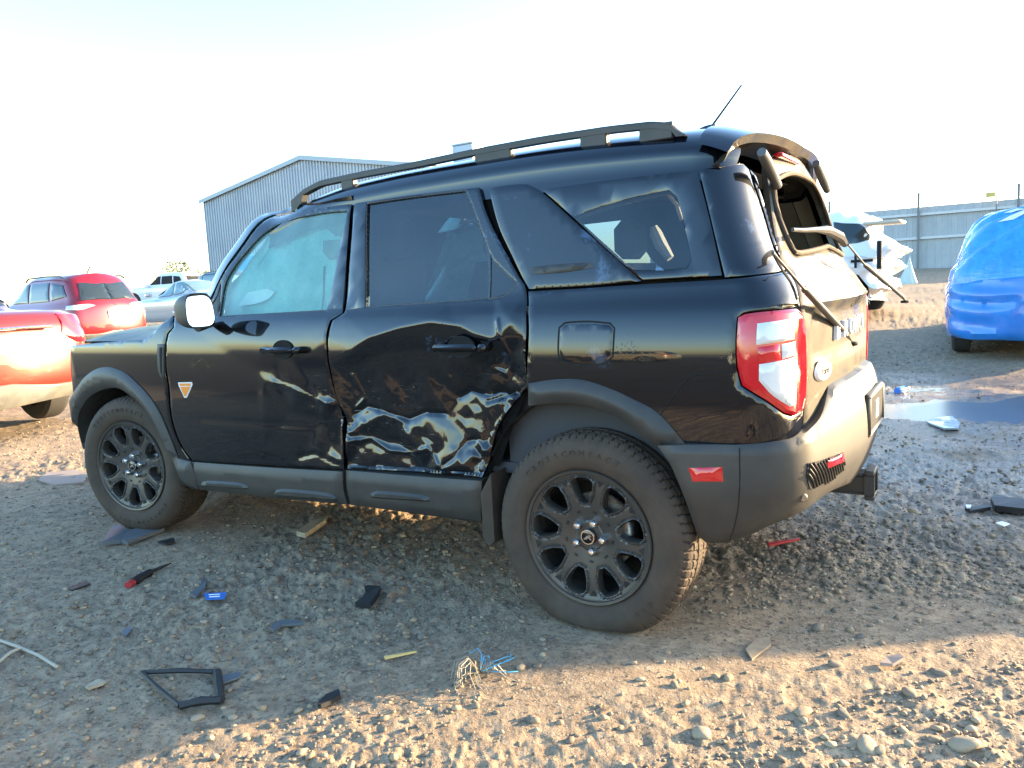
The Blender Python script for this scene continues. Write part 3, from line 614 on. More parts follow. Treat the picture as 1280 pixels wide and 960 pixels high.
# ---- rear bumper, left half to the centre, and mirrored
b_top = arr([(2.945,0.6718),(3.041,0.6783),(3.182,0.6837),(3.268,0.6918),(3.378,0.7023)]); b_bot = arr([(3.692,0.4476),(3.441,0.4408),(3.288,0.415),(3.183,0.3626),(3.113,0.34),(3.067,0.336),(3.048,0.3617),(3.048,0.4096),(3.025,0.5182),(2.985,0.6173)])
uc = lambda v: ucen(bump, v)
bl = np.vstack([b_top, [[b_top[-1][0] + .16, .735], [b_top[-1][0] + .26, .80], [b_top[-1][0] + .34, .825], *[[uc(v_) + .02, v_] for v_ in np.linspace(.83, .36, 16)]], b_bot])
recess = arr([(uc(.4) - .30, .50), (uc(.4) - .25, .735), (uc(.7) , .735), (uc(.4), .42), (uc(.4) - .24, .42)])
bL = patch(bump, bl, sp=.025, off=.0, bev=(.02,.012), thick=.06, opn=True); bR = patch(bumpR, bl, sp=.04, off=.0, bev=(.02,.012), thick=.06, opn=True)
bumper = mk('rear_bumper', *join(bL, bR), 'plastic_dusty', car)
rf = arr([(3.045,0.6073),(3.145,0.6132),(3.147,0.568),(3.059,0.5643)])
o = P_('reflector', bump, rf, 'red_lens', bumper, sp=.03, off=.004, thick=.01, bev=(.006,.004)); sub(o)
sl_ = smooth_poly(arr([(3.191,0.6754),(3.192,0.5761),(3.185,0.4983),(3.168,0.4279),(3.14,0.3554)]), .02, close=False)
V, F = tube(bump.local(sl_[:, 0], sl_[:, 1], np.full(len(sl_), .0)), .002, 5); o = mk('bumper_gap', V, F, 'dark', bumper); sub(o)
# chevron vent bars with red lamp low on the corner
gv = arr([(3.405,0.6164),(3.538,0.6072),(3.707,0.5947),(3.723,0.5262),(3.574,0.5182),(3.421,0.532),(3.4,0.5771)])
o = P_('corner_insert', bump, gv, 'dark', bumper, sp=.02, off=.003, thick=.01, bev=None); sub(o)
B0 = gv.min(0); B1 = gv.max(0); k = 0
for i in range(16):
    c0 = B0[0] + (B1[0] - B0[0]) * (i / 15); pl = smooth_poly(np.array([[c0 - .05, B1[1] - .003], [c0, (B0[1] + B1[1]) / 2], [c0 + .035, B0[1] + .004]]), .01, close=False)
    kk = inpoly(pl, gv)
    if kk.sum() < 3: continue
    pl = pl[kk]; V, F = tube(bump.local(pl[:, 0], pl[:, 1], np.full(len(pl), .005)), .0032, 5); o = mk('insert_rib', V, F, 'plastic_dusty', bumper); sub(o)
rl = arr([(3.538,0.5996),(3.698,0.5937),(3.709,0.5613),(3.545,0.5749)])
o = P_('bumper_lamp', bump, rl, 'red_lens', bumper, sp=.03, off=.010, thick=.01, bev=(.005,.004)); sub(o)
V, F = lathe([(0, -.004), (.010, -.004), (.012, -.002), (.012, .008)], (0, 0, 0), 20, 'y'); q = [(3.391,0.507)][0]; c = bump.pt(q[0], q[1]) + np.array([1.335 * 0, 0, 0])
o = mk('parking_sensor', [(v[0] + c[0] * 1, v[1] + c[1], v[2] + c[2]) for v in V], F, 'steel', bumper); sub(o)
# plate recess, label, hitch
pr = prism([(.86,.590),(.84,.69),(.87,.715),(1.21,.715),(1.24,.69),(1.22,.590)], 3.440, 3.462, 'x')
o = mk('plate_recess', *pr, 'dark', bumper); sub(o)
pr = join(box(3.44,3.468,.835,.862,.575,.73,.010), box(3.43,3.468,1.218,1.245,.575,.73,.010), box(3.44,3.469,.835,1.245,.712,.735,.010), box(3.44,3.468,.835,1.245,.572,.592,.010))
o = mk('recess_frame', *pr, 'plastic_dusty', bumper); sub(o)
o = mk('plate_label', *box(3.4622,3.4645,1.01,1.09,.62,.69), 'badge_white', bumper); sub(o)
def ring(x0, x1, y0, y1, z0, z1, t): return join(box(x0,x1,y0,y1,z0,z0+t,.004), box(x0,x1,y0,y1,z1-t,z1,.004), box(x0,x1,y0,y0+t,z0+t,z1-t), box(x0,x1,y1-t,y1,z0+t,z1-t))
mk('tow_hitch', *join(ring(3.10, 3.46, .90, .985, .335, .42, .012), ring(3.44, 3.475, .885, 1.0, .32, .435, .02)), 'plastic', car)
# ---- tailgate
ta = [tuple(q) for q in e_left]; tw = [tuple(q) for q in e_win]
vb = tw[0][1]; vt = 1.50
vtc, vbc = 1.565, tw[0][1] + .030
cen = lambda v0, v1, n=14, sh=body: [(ucen(sh, v) + .02, v) for v in np.linspace(v0, v1, n)]
tp = arr(ta + [(ta[-1][0] - .01, vt + .03)] + [(ta[-1][0] + .015, vt + .09), (ta[-1][0] + .06, vt + .12)] + cen(1.675, vtc, 6) + [(ucen(body, vtc) - .2, vtc - .008), (ucen(body, vt) - .42, vt + .012)] + tw[::-1] + [(tw[0][0] + .25, tw[0][1] + .016)] + cen(vbc, .735, 24))
def tg_disp(u, v, d):
    c = ucen(body, .95); s = lambda t: 1 / (1 + np.exp(-t))
    rec = s((v - .905) / .006) * s((1.075 - v) / .006) * s((u - (c - .60)) / .010)          # name panel recess
    ledge = np.exp(-((v - 1.10) / .016) ** 2) * s((u - (c - .62)) / .02)
    low = s((.80 - v) / .012) * s((u - (c - .45)) / .03)
    return -.018 * rec + .012 * ledge - .014 * low
tL = patch(body, tp, sp=.016, step=.02, disp=tg_disp, opn=True, bev=(.010,.005)); tR = patch(bodyR, tp, sp=.02, step=.02, disp=tg_disp, bev=(.010,.005), opn=True)
tail = mk('tailgate', *join(tL, tR), 'tail_paint', car); tail['label'] = 'dusty tailgate with its rear glass broken out'
# name letters, follow the bowed panel
cu = ucen(body, .99)
def on_tail(sh=body, v0=.985, off=-.010, u0=None):
    def f(x, y, h):
        # x runs towards the far side
        s_, uu = (body, cu + x) if x <= 0 else (bodyR, cu - x)
        p = s_.local(np.array([uu]), np.array([v0 + y]), np.array([off + h]))[0]; return tuple(p)
    return f
for i, ch in enumerate('BRONCO'):
    f0 = on_tail(); x0 = (i - 2.5) * .118
    o = text_mesh(ch, .088, .012, lambda x, y, h, f0=f0, x0=x0: f0(x0 + x * 1.25, y, h), 'letter', 'badge_white', tail); sub(o)
# oval badge
bo = [(3.628,0.8736)][0]
def oval(x, y, h): return tuple(body.local(np.array([bo[0] + x]), np.array([bo[1] + y]), np.array([h]))[0])
V = [oval(0, 0, .012)] + [oval(.072 * math.cos(t * math.pi / 16), .030 * math.sin(t * math.pi / 16), .012) for t in range(32)] + [oval(.08 * math.cos(t * math.pi / 16), .036 * math.sin(t * math.pi / 16), .002) for t in range(32)]
F = [(0, 1 + i, 1 + (i + 1) % 32) for i in range(32)] + [(1 + i, 33 + i, 33 + (i + 1) % 32, 1 + (i + 1) % 32) for i in range(32)]
ob = mk('oval_badge', V, F, 'badge_white', tail, sharp=20); sub(ob)
o = text_mesh('Ford', .038, .002, lambda x, y, h: oval(x, y, .0125 + h), 'lettering', 'dark', ob); sub(o)
# spoiler lip and roof tail
def spz(x, y):
    t = abs(y - .943) / .80; return 1.655 - .05 * t ** 2.2 - .02 * max(0, x - 3.05) ** 1.2 * 8
vtab = np.linspace(1.60, 2.313, 60); ytab = body.Y(vtab)
def top_sp(a, b):
    y = .238 + b * 1.410; yy = min(y, 1.886 - y); t = abs(y - .943) / .705; v = float(np.interp(yy, ytab, vtab)); z0 = float(body.map(np.array(3.03), np.array(v))[2])
    xe = 3.215 - .09 * t ** 2.4; x = 3.03 + a * (xe - 3.03); return x, y, z0 + .002 - .062 * a ** 1.3 * (1 - .4 * t)
Va, Fa = grid(top_sp, 10, 40)
sq = lambda y, k: .943 + (y - .943) * k
Vb, Fb = grid(lambda a, b: (top_sp(1, b)[0] - .02 * a, sq(top_sp(1, b)[1], 1 - .03 * a), top_sp(1, b)[2] - .026 * a), 2, 40)
Vc, Fc = grid(lambda a, b: (top_sp(1, b)[0] - .02 - .12 * a, sq(top_sp(1, b)[1], .97 - .03 * a), top_sp(1, b)[2] - .026 - .02 * a), 3, 40)
sp_ = mk('roof_spoiler', Va, [f[::-1] for f in Fa], 'roof_black', car)
o = mk('spoiler_lip', *join((Vb, [f[::-1] for f in Fb]), (Vc, Fc)), 'tail_paint', sp_); sub(o)
o = mk('brake_lamp', *box(3.175, 3.207, .62, .90, 1.603, 1.619, .004), 'red_lens', sp_); sub(o)
# seal round the broken opening
seal = np.array(tw[:-1] + [(ucen(body, vt) - .42, vt + .012), (ucen(body, vtc) - .2, vtc - .008), (ucen(body, vtc), vtc)])
for sh_ in (body, bodyR):
    pp = np.vstack([[[ucen(body, vbc), vbc], [tw[0][0] + .25, tw[0][1] + .016]], seal]); a = smooth_poly(pp, .02, close=False)
    V, F = tube(sh_.local(a[:, 0], a[:, 1], np.full(len(a), .004)), .0095, 8); o = mk('window_seal', V, F, 'rubber', tail); sub(o)
# hinge arms
mat('trim_hinge', (.09,.09,.09), .45)
for (x, y) in ((3.20, .45), (3.20, 1.05)):
    pass
hA = [[(3.215,0.296,1.579),(3.215,0.3453,1.56),(3.215,0.4173,1.529),(3.215,0.5043,1.492)], [(3.215,1.166,1.636),(3.215,1.233,1.611),(3.215,1.339,1.575),(3.215,1.413,1.547)]]
for pts_ in hA:
    V, F = tube(pts_, .017, 12, rr=[.015, .018, .019, .015]); mk('glass_hinge', V, F, 'trim_hinge', tail, loc=(0, 0, 0))
# wiper
wp = [(3.33,0.1936,1.325),(3.33,0.3536,1.329),(3.33,0.5468,1.338),(3.33,0.7671,1.343),(3.33,1.021,1.328),(3.33,1.134,1.302)]
V, F = tube(wp, .01, 8, rr=[.006,.007,.009,.017,.019,.014]); mk('rear_wiper', V, F, 'plastic', tail, loc=(0, 0, 0))
# gas struts hanging free
for pts_, q in (([(3.38,-0.2656,1.248),(3.38,0.1012,1.149),(3.38,0.1122,1.147),(3.38,0.8524,0.9596),(3.38,0.9662,0.9261)], 0), ([(3.36,1.015,1.295),(3.36,1.469,1.217),(3.36,1.494,1.214),(3.36,3.084,1.02),(3.36,3.234,0.9943)], 1)):
    V, F = tube(pts_, .005, 10, rr=[.004,.004,.0105,.0105,.005]); st = mk('gas_strut', V, F, 'plastic', tail, loc=(0, 0, 0))
    e = pts_[-1]; dsk = lathe([(0,-.006),(.022,-.006),(.026,0),(.022,.008),(0,.012)], (e[0], e[1], e[2] - .012), 16, 'z'); o = mk('strut_foot', *dsk, 'dark', st); sub(o)
V, F = tube([(3.36,-0.1645,1.242),(3.36,-0.07634,1.205),(3.36,0.01915,1.173),(3.36,0.07994,1.139),(3.36,0.1007,1.12)], .004, 6); mk('loose_cable', V, F, 'dark', tail, loc=(0, 0, 0))
# ---- lamp: red shell with clear blocks inside its frame
lamp = P_('tail_lamp', body, p_lamp, 'red_lens', sp=.02, off=.010, bev=(.012,.010), thick=.03)
lc = arr([(3.249,1.05),(3.368,1.06),(3.37,0.9979),(3.248,0.9885)]); lb = arr([(3.256,0.9307),(3.375,0.9442),(3.38,0.7979),(3.353,0.794),(3.295,0.8342),(3.255,0.8824)]); lr = arr([(3.251,0.9813),(3.317,0.9875),(3.32,0.9393),(3.256,0.9355)]); lw = arr([(3.322,0.9871),(3.374,0.9903),(3.375,0.9515),(3.325,0.9413)])
for nm, P, m in (('reversing_lens', lc, 'clear_lens'), ('reversing_lens', lb, 'clear_lens'), ('brake_lens', lr, 'red_lens'), ('reversing_lens', lw, 'clear_lens')):
    o = P_(nm, body, P, m, lamp, sp=.02, off=.018, bev=(.008,.007), thick=.01); sub(o)
# ---- hood, windscreen, roof
def hoodz(x, y):
    t = np.clip((y - .10) / .843, 0, 1); e = 1.025 + .075 * (1 - (1 - t) ** 3) ; f = np.clip((x + .80) / .35, 0, 1)
    return e - .10 * (1 - f) ** 2.2 + .03 * np.clip((x - 0) / .8, 0, 1)
def hood_pt(a, b):
    x = -.80 + a * 1.50; yl = .095 + .42 * max(0, (-.25 - x) / .55) ** 2.2; y = yl + b * (.943 - yl) * 2; yy = y if y <= .943 else 1.886 - y
    yl2 = yl; t = (yy - yl2) / max(.943 - yl2, .01)
    z = 1.020 + .016 * max(0, x) / .7 + .065 * (1 - (1 - t) ** 3.0) - .10 * max(0, (-.45 - x) / .35) ** 2 + .02 * max(0, x) * t
    return x, y, z
Vh, Fh = grid(hood_pt, 30, 40); mk('hood', Vh, [f[::-1] for f in Fh], 'hood_paint', car)
roofP = []
vr = [1.50,1.53,1.56,1.575,1.59,1.61,1.635,1.66,1.685,1.71,1.74,1.77,1.83,1.9,2.0,2.1,2.2,2.313]
def roof_half(sh):
    def f(a, b):
        v = vr[0] + 0 if 0 else np.interp(b * (len(vr) - 1), range(len(vr)), vr); x0 = 1.02 + .42 * min(1, max(0, v - 1.575) / .2) ** .7; xe = 3.04 + .14 * max(0, min(1, (1.66 - v) / .05)); x = x0 + a * (xe - x0)
        return tuple(sh.local(np.array([x]), np.array([v]), np.array([-.018 * (1 - min(1, max(0, (v - 1.555) / .035)))]))[0])
    return grid(f, 48, len(vr) - 1)
a_, b_ = roof_half(body), roof_half(bodyR)
Vr, Fr = join(a_, (b_[0], [f[::-1] for f in b_[1]])); roof = mk('roof', Vr, Fr, 'roof_black', car)
# pillar and roof side band in front of the doors (A pillar)
ap = arr([(0.4403,1.147),(0.5751,1.151),(0.7013,1.222),(0.799,1.44),(0.8955,1.591),(0.9265,1.704),(1.088,1.685),(1.32,1.601),(1.546,1.573)])
ap2 = ap.copy(); n = len(ap2)
for i in range(n): ap2[i, 1] += .012
VA = []; 
aps = smooth_poly(ap, .03, close=False)
P0 = body.local(aps[:, 0], aps[:, 1] + .006, np.zeros(len(aps)))
top = []
for p in P0:
    x = p[0]
    if x < 1.16: top.append((x - .10, p[1] + .055, p[2] + .02 if x > .72 else p[2] + .004))
    else:
        q = body.local(np.array([x]), np.array([1.60]), np.array([0.]))[0]; top.append(tuple(q) if q[2] > p[2] + .004 else (p[0], p[1] + .01, p[2] + .004))
top = np.array(top); mid = (P0 + top) / 2 + np.array([-.006, -.006, .006])
L_ = len(P0); V = list(map(tuple, np.concatenate([P0 + np.array([0, .03, 0]), P0, mid, top]))); F = []
for r_ in range(3):
    for i in range(L_ - 1): F.append((r_*L_ + i, r_*L_ + i + 1, (r_+1)*L_ + i + 1, (r_+1)*L_ + i))
mir = lambda V: [(v[0], 1.886 - v[1], v[2]) for v in V]
mk('windscreen_pillar', V, F, 'black_paint', car); mk('windscreen_pillar', mir(V), [f[::-1] for f in F], 'black_paint', car)
# windscreen
def ws(a, b):
    z = 1.06 + a * (1.60 - 1.06); k = a; xe = .62 + .60 * k; y = .16 + .10 * k + b * (1.886 - 2 * (.16 + .10 * k)); t = abs(y - .943) / .75
    return xe - .16 * (1 - t * t) , y, z + .07 * a * (1 - t * t)
Vw, Fw = grid(ws, 10, 16); mk('windscreen', Vw, Fw, 'glass_green', car)
# ---- roof rails
def rail(sg):
    P = [(1.11,0.3,1.642),(1.187,0.3,1.68),(1.291,0.3,1.707),(1.53,0.3,1.717),(1.836,0.3,1.722),(2.151,0.3,1.734),(2.435,0.3,1.738),(2.69,0.3,1.735),(2.852,0.3,1.727),(2.909,0.3,1.715),(2.971,0.3,1.686)]
    Pb = [(1.142,0.3,1.642),(1.26,0.3,1.651),(1.383,0.3,1.656),(1.524,0.3,1.654),(1.831,0.3,1.662),(2.148,0.3,1.686),(2.433,0.3,1.702),(2.689,0.3,1.702),(2.852,0.3,1.695),(2.916,0.3,1.686),(2.982,0.3,1.671)]
    P = np.array(P); Pb = np.array(Pb); n = len(P); V = []; F = []
    t = np.linspace(0, n - 1, 40)
    A = np.stack([np.interp(t, range(n), P[:, i]) for i in (0, 2)], 1); 
    up = A; w = .018
    zr = lambda x: float(body.local(np.array([x]), np.array([1.68]), np.array([0.]))[0][2])
    out = []
    for i in range(40):
        x, z = A[i]; th = .024 if 3 < i < 37 else .06
        zb = max(z - th, zr(x) - .01) if 3 < i < 37 else zr(x) - .012
        out.append((x, z, zb))
    for (x, z, zb) in out:
        for (dy, zz) in ((-w, zb), (-w, z - .006), (-w + .006, z), (w - .006, z), (w, z - .006), (w, zb)): V.append((x, .305 + dy, zz))
    for i in (37, 38, 39):
        x, z, zb = out[i]; q = (40 - i) / 4
        for k in (1, 2, 3, 4): V[i*6 + k] = (V[i*6+k][0], V[i*6+k][1], zb + (V[i*6+k][2] - zb) * q)
    for i in range(39):
        for k in range(6): F.append((i*6 + k, (i+1)*6 + k, (i+1)*6 + (k+1) % 6, i*6 + (k+1) % 6))
    F += [tuple(range(6))[::-1], tuple(39*6 + k for k in range(6))]
    # feet
    wx = [q[0] for q in [(1.424,0.285,1.677),(1.494,0.285,1.676),(2.129,0.285,1.69),(2.293,0.285,1.698),(2.584,0.285,1.693),(2.687,0.285,1.693),(2.808,0.285,1.689),(2.987,0.285,1.679),(1.126,0.285,1.639),(1.341,0.285,1.666)]]
    for (xa, xb) in ((wx[8], wx[9]), (wx[0], wx[1]), (wx[2], wx[3]), (wx[4], wx[5]), (wx[6], wx[7] - .06)):
        za = np.interp(xa, [q[0] for q in out], [q[2] for q in out]); V2, F2 = box(xa, xb, .305 - w + .002, .305 + w - .002, zr(xa) - .02, za + .012, .004); V, F = join((V, F), (V2, F2))
    if sg < 0: V = mir(V); F = [f[::-1] for f in F]
    return mk('roof_rail', V, F, 'plastic', car)
rail(1); rail(-1)
# antenna
an = [(2.723,0.943,1.813),(2.838,0.943,1.812),(2.844,0.943,1.798),(2.979,0.943,1.944)]; ax0, ax1 = an[0][0], an[1][0]; az_ = float(body.map(np.array(ax0 + .1), np.array(2.31))[2]) - .004
af = grid(lambda a, b: (ax0 + a * (ax1 - ax0 + .03), .943 + (b - .5) * .075 * (.55 + .45 * a), az_ + (an[1][2] - az_) * math.sin(b * math.pi) ** .6 * math.sin(min(1, a * 1.15) * math.pi / 2) ** .8), 8, 10)
fin = mk('antenna_base', af[0], af[1], 'roof_black', car)
V, F = tube([(an[2][0] - .01, .943, an[2][2] - .02), (an[3][0], .943, an[3][2])], .004, 6, rr=[.0055, .0035]); o = mk('antenna_mast', V, F, 'plastic', fin); sub(o)
# ---- handles
def handle(px, door, L=.215):
    q = PXP
    return
for (pc, door) in (([(1.247,0.9785)][0], fdoor), ([(2.191,0.9869)][0], rdoor)):
    c = body.local(np.array([pc[0]]), np.array([pc[1]]), np.array([0.]))[0]
    V, F = box(c[0] - .115, c[0] + .085, c[1] - .045, c[1] - .022, c[2] - .013, c[2] + .013, .010); V2, F2 = box(c[0] + .088, c[0] + .125, c[1] - .045, c[1] + .02, c[2] - .016, c[2] + .014, .010); V3, F3 = box(c[0] - .115, c[0] - .09, c[1] - .03, c[1] + .02, c[2] - .010, c[2] + .010, .008)
    h = mk('door_handle', *join((V, F), (V2, F2), (V3, F3)), 'blackgloss', door); sub(h)
    V, F = lathe([(.0, -.0005), (.034, -.0005), (.040, -.003), (.042, .004)], (0, 0, 0), 24, 'y'); o = mk('handle_pocket', [(c[0] - .005 + v[0] * 1.5, c[1] - .004 + v[1], c[2] + v[2]) for v in V], F, 'dark', door); sub(o)
# ---- mirror
mc = [(0.8179,-0.08,1.162)][0]
def mshell(a, b):
    # rounded housing, open towards the rear
    t = b * 2 * math.pi; k = (1 - (1 - a) ** 2) ** .5 if a < 1 else 1; cy = math.copysign(abs(math.cos(t)) ** .55, math.cos(t)); cz = math.copysign(abs(math.sin(t)) ** .6, math.sin(t))
    return (mc[0] - .10 + .15 * a, mc[1] + .070 * k * cy + .01, mc[2] + .078 * k * cz)
Vm, Fm = grid(mshell, 10, 32); Vb = [(mc[0] + .05 - .004 * 0, v[1], v[2]) for v in Vm[-33:]]
ctr = (mc[0] + .038, mc[1] + .01, mc[2]); k0 = len(Vm); V = Vm + [(mc[0] + .046, mc[1] + .01 + (v[1] - mc[1] - .01) * .90, mc[2] + (v[2] - mc[2]) * .90) for v in Vb] + [(mc[0] + .036, mc[1] + .01 + (v[1] - mc[1] - .01) * .88, mc[2] + (v[2] - mc[2]) * .88) for v in Vb]
F = [f for f in Fm] + [(k0 - 33 + i, k0 - 32 + i, k0 + i + 1, k0 + i) for i in range(32)] + [(k0 + i, k0 + i + 1, k0 + 34 + i, k0 + 33 + i) for i in range(32)]
mh = mk('wing_mirror', V, F, 'plastic', car)
arm = join(tube([(mc[0] - .05, mc[1] + .06, mc[2] - .07), (mc[0] - .05, .06, mc[2] - .05)], .028, 10)); o = mk('mirror_arm', *arm, 'plastic', mh); sub(o)
gl_ = [(mc[0] + .040, mc[1] + .01 + .064 * math.copysign(abs(math.cos(t)) ** .55, math.cos(t)), mc[2] + .069 * math.copysign(abs(math.sin(t)) ** .6, math.sin(t))) for t in [2 * math.pi * i / 40 for i in range(40)]]
gl_ = [(p[0] + .30 * (p[1] - mc[1] - .01) - .16 * (p[2] - mc[2]), p[1], p[2]) for p in gl_]
o = mk('mirror_glass', gl_, [tuple(range(40))], 'mirror', mh, smooth=False); sub(o)
# badge
bb = [(0.4916,0.8194),(0.5969,0.8237),(0.6006,0.8102),(0.5461,0.7464),(0.5275,0.7458),(0.495,0.8038)]
o = P_('door_badge', body, arr(bb), 'badge_white', fdoor, sp=.02, off=.003, bev=None, thick=.003, corner=10); sub(o)
bb = [(0.5032,0.8146),(0.5898,0.8177),(0.5877,0.8061),(0.5071,0.8021)]; o = P_('badge_bar', body, arr(bb), 'badge_orange', fdoor, sp=.02, off=.0045, bev=None, thick=.002, corner=10); sub(o)
bb = [(0.5064,0.7982),(0.587,0.8022),(0.541,0.7521),(0.5317,0.7519)]; o = P_('badge_wedge', body, arr(bb), 'badge_orange', fdoor, sp=.02, off=.0045, bev=None, thick=.002, corner=10); sub(o)
# fender vent
fv = [(0.3498,1.006),(0.4076,1.006),(0.3878,0.841),(0.3662,0.8286),(0.3426,0.88)]
o = P_('fender_vent', body, arr(fv), 'plastic', fender, sp=.02, off=.006, bev=(.005,.004), thick=.01); sub(o)
fv = [(0.3752,0.9906),(0.3945,0.9906),(0.3776,0.8567),(0.3666,0.8684)]
o = P_('vent_slot', body, arr(fv), 'dark', fender, sp=.02, off=.0075, bev=None, thick=.002); sub(o)
# ---- right side of the car
for nm, P, H, m in (('front_fender', p_fender, [], 'black_paint'), ('front_door', p_fdoor, [h_fglass], 'black_paint'), ('rear_door', p_rdoor, [h_rglass], 'black_paint'), ('rear_quarter_panel', p_quarter, [], 'black_paint'), ('quarter_window', p_qglass, [h_qclear], 'blackgloss'), ('rear_pillar_cover', p_cpillar, [], 'black_paint'), ('rear_corner_pillar', p_dpillar, [], 'black_paint'), ('tail_side_glass', p_strip, [], 'blackgloss')):
    o = P_(nm, bodyR, P, m, holes=H, sp=.06, step=.04)
    for h in H:
        g = P_('window_glass', bodyR, h, 'glass_clear' if nm == 'front_door' else 'glass_dark', o, sp=.1, off=-.008, bev=None, thick=0); sub(g)
P_('tail_lamp', bodyR, p_lamp, 'red_lens', sp=.04, off=.008, thick=.02)
for nm, P in (('front_wheel_arch', f_fr), ('rear_wheel_arch', f_rr), ('side_sill', s1_), ('side_sill', s2_)): P_(nm, bodyR, P, 'plastic', sp=.05, off=.02, bev=(.02,.012), thick=.06, step=.04)
for sh_ in (body, bodyR):  # dark backing sheets added to keep light from leaking through panel gaps
    lo_ = np.vstack([[[.46, .50], [.46, 1.10], [2.2, 1.13], [3.0, 1.17]], [[ucen(body, vv), vv] for vv in (1.13, .55)], [[3.05, .72], [2.9, .85], [2.67, .90], [2.42, .83], [2.27, .52]]])
    V, F = patch(sh_, lo_, sp=.06, off=-.075 if sh_ is body else -.03, bev=None, thick=0, step=.05, corner=10, opn=True); mk('leak_block_shell', V, [f[::-1] for f in F] + list(F), 'dark', car)
    up_ = np.vstack([p_fdoor[[2,3,4,5,6,7,8]] + np.array([.015,-.005]), p_rdoor[[1,2,3]], p_cpillar[[1,2]], p_qglass[[1,2,3]], p_dpillar[[1,2,3,5,6,7,8]] + np.array([0, 0]), [[3.0, 1.17], [2.2, 1.13], [1.4, 1.11]]])
    V, F = patch(sh_, up_, [inset_hole(smooth_poly(h, .04), .004) for h in (h_fglass, h_rglass, h_qclear)], sp=.06, off=-.03, bev=None, thick=0, step=.05); mk('leak_block_frame', V, [f[::-1] for f in F] + list(F), 'dark', car)
# ---- nose: bumper, grille, lamps
def nose(a, b):
    y = .16 + b * 1.566; t = abs(y - .943) / .783; z = .30 + a * .66; x = -.80 - .04 * math.sin(a * math.pi) + .30 * t ** 3
    return x, y, z
Vn, Fn = grid(nose, 10, 30); nb = mk('front_bumper', Vn, [f for f in Fn], 'plastic', car)
def nose2(z0, z1, y0, y1, off): return grid(lambda a, b: (nose((z0 + a * (z1 - z0) - .30) / .66, (y0 + b * (y1 - y0) - .16) / 1.566)[0] - off, y0 + b * (y1 - y0), z0 + a * (z1 - z0)), 4, 20)
mk('grille', *nose2(.78, .95, .45, 1.44, .012), 'dark', car)
for y0 in (.20, 1.46): mk('head_lamp', *nose2(.79, .95, y0, y0 + .23, .015), 'clear_lens', car)
# ---- wheel wells, floor, interior
def arch(pr_, c):
    V, F = lathe(pr_, c, 40, 'y'); F = [f for f in F if min(V[i][2] for i in f if math.hypot(V[i][0] - c[0], V[i][2] - c[2]) > .4) > c[2] + .04]
    us = sorted({i for f in F for i in f}); ix = {a: k for k, a in enumerate(us)}; return [V[i] for i in us], [tuple(ix[i] for i in f) for f in F]
def well(cx, cz, ya, yb, name):
    pr_ = [(.47, 0), (.47, yb - ya), (.01, yb - ya)]; V, F = arch(pr_, (cx, ya, cz))
    return mk(name, V, [f[::-1] for f in F], 'liner', car)
for cx in (0, 2.67):
    cz = .36
    well(cx, cz, .11, .42, 'wheel_liner')
    V, F = arch([(.47, 0), (.47, -.31), (.01, -.31)], (cx, 1.776, cz)); mk('wheel_liner', V, F, 'liner', car)
mk('underbody', *join(box(.45, 2.22, .12, 1.76, .30, .36), box(-.7, .45, .45, 1.43, .28, .36), box(2.2, 3.25, .45, 1.43, .36, .42)), 'liner', car)
mk('splash_guard', *prism([(2.285,.52),(2.235,.44),(2.235,.27),(2.262,.24),(2.285,.26)], .055, .30, 'y'), 'rubber', car)
mk('axle', *join(tube([(2.67, .25, .335), (2.67, 1.64, .335)], .04, 10), tube([(0, .25, .34), (0, 1.64, .34)], .035, 10), tube([(2.25, .40, .35), (2.67, .30, .30)], .03, 8)), 'liner', car)
mk('cabin_floor', *box(.5, 3.22, .16, 1.73, .50, .54), 'cloth_grey', car)
mk('headliner', *grid(lambda a, b: (1.25 + a * 1.78, .30 + b * 1.286, 1.60 - .0 * a), 4, 6), 'cream', car)
def seat(x, y, w, m, back=.66, hr=True, name='seat'):
    c = box(x - .25, x + .25, y - w/2, y + w/2, .62, .76, .05)
    b = []; n = 10
    def f(a, t):
        an = t * 2 * math.pi; k = 1 - .25 * a ** 3; cx = x + .20 + .17 * a + .055 * math.copysign(abs(math.sin(an)) ** .7, math.sin(an)); cy = y + w/2 * k * math.copysign(abs(math.cos(an)) ** .45, math.cos(an)); return cx, cy, .68 + back * a
    V, F = grid(f, 8, 24); top = (x + .37, y, .68 + back); V.append(top); kk = len(V) - 1; F += [(8*25 + i, 8*25 + i + 1, kk) for i in range(24)]
    s_ = mk(name, *join(c, (V, F)), m, car)
    if hr:
        o = mk('headrest', *box(x + .33, x + .43, y - .12, y + .12, .70 + back, .70 + back + .18, .04), m, s_); sub(o)
seat(1.15, .52, .48, 'cloth_black'); seat(1.15, 1.37, .48, 'cloth_black'); seat(2.0, .52, .56, 'cloth_black', .60); seat(2.0, 1.20, .72, 'cloth_black', .60)
# inner lining of the cargo bay: cream panels round the openings
for sh_, nm in ((body, 'cargo_lining'), (bodyR, 'cargo_lining')):
    V, F = patch(sh_, p_qglass, [h_qclear], sp=.08, off=-.045, bev=None, thick=0, step=.05); mk(nm, V, [f[::-1] for f in F] + [f for f in F], 'cream', car)
    V, F = patch(sh_, p_dpillar, [], sp=.08, off=-.045, bev=None, thick=0, step=.05); mk('pillar_lining', V, F, 'cream', car)
for bx_ in (box(2.30, 3.05, .17, .20, .54, 1.12), box(2.30, 3.05, 1.686, 1.716, .54, 1.12)): mk('cargo_side_trim', *bx_, 'cloth_grey', car)
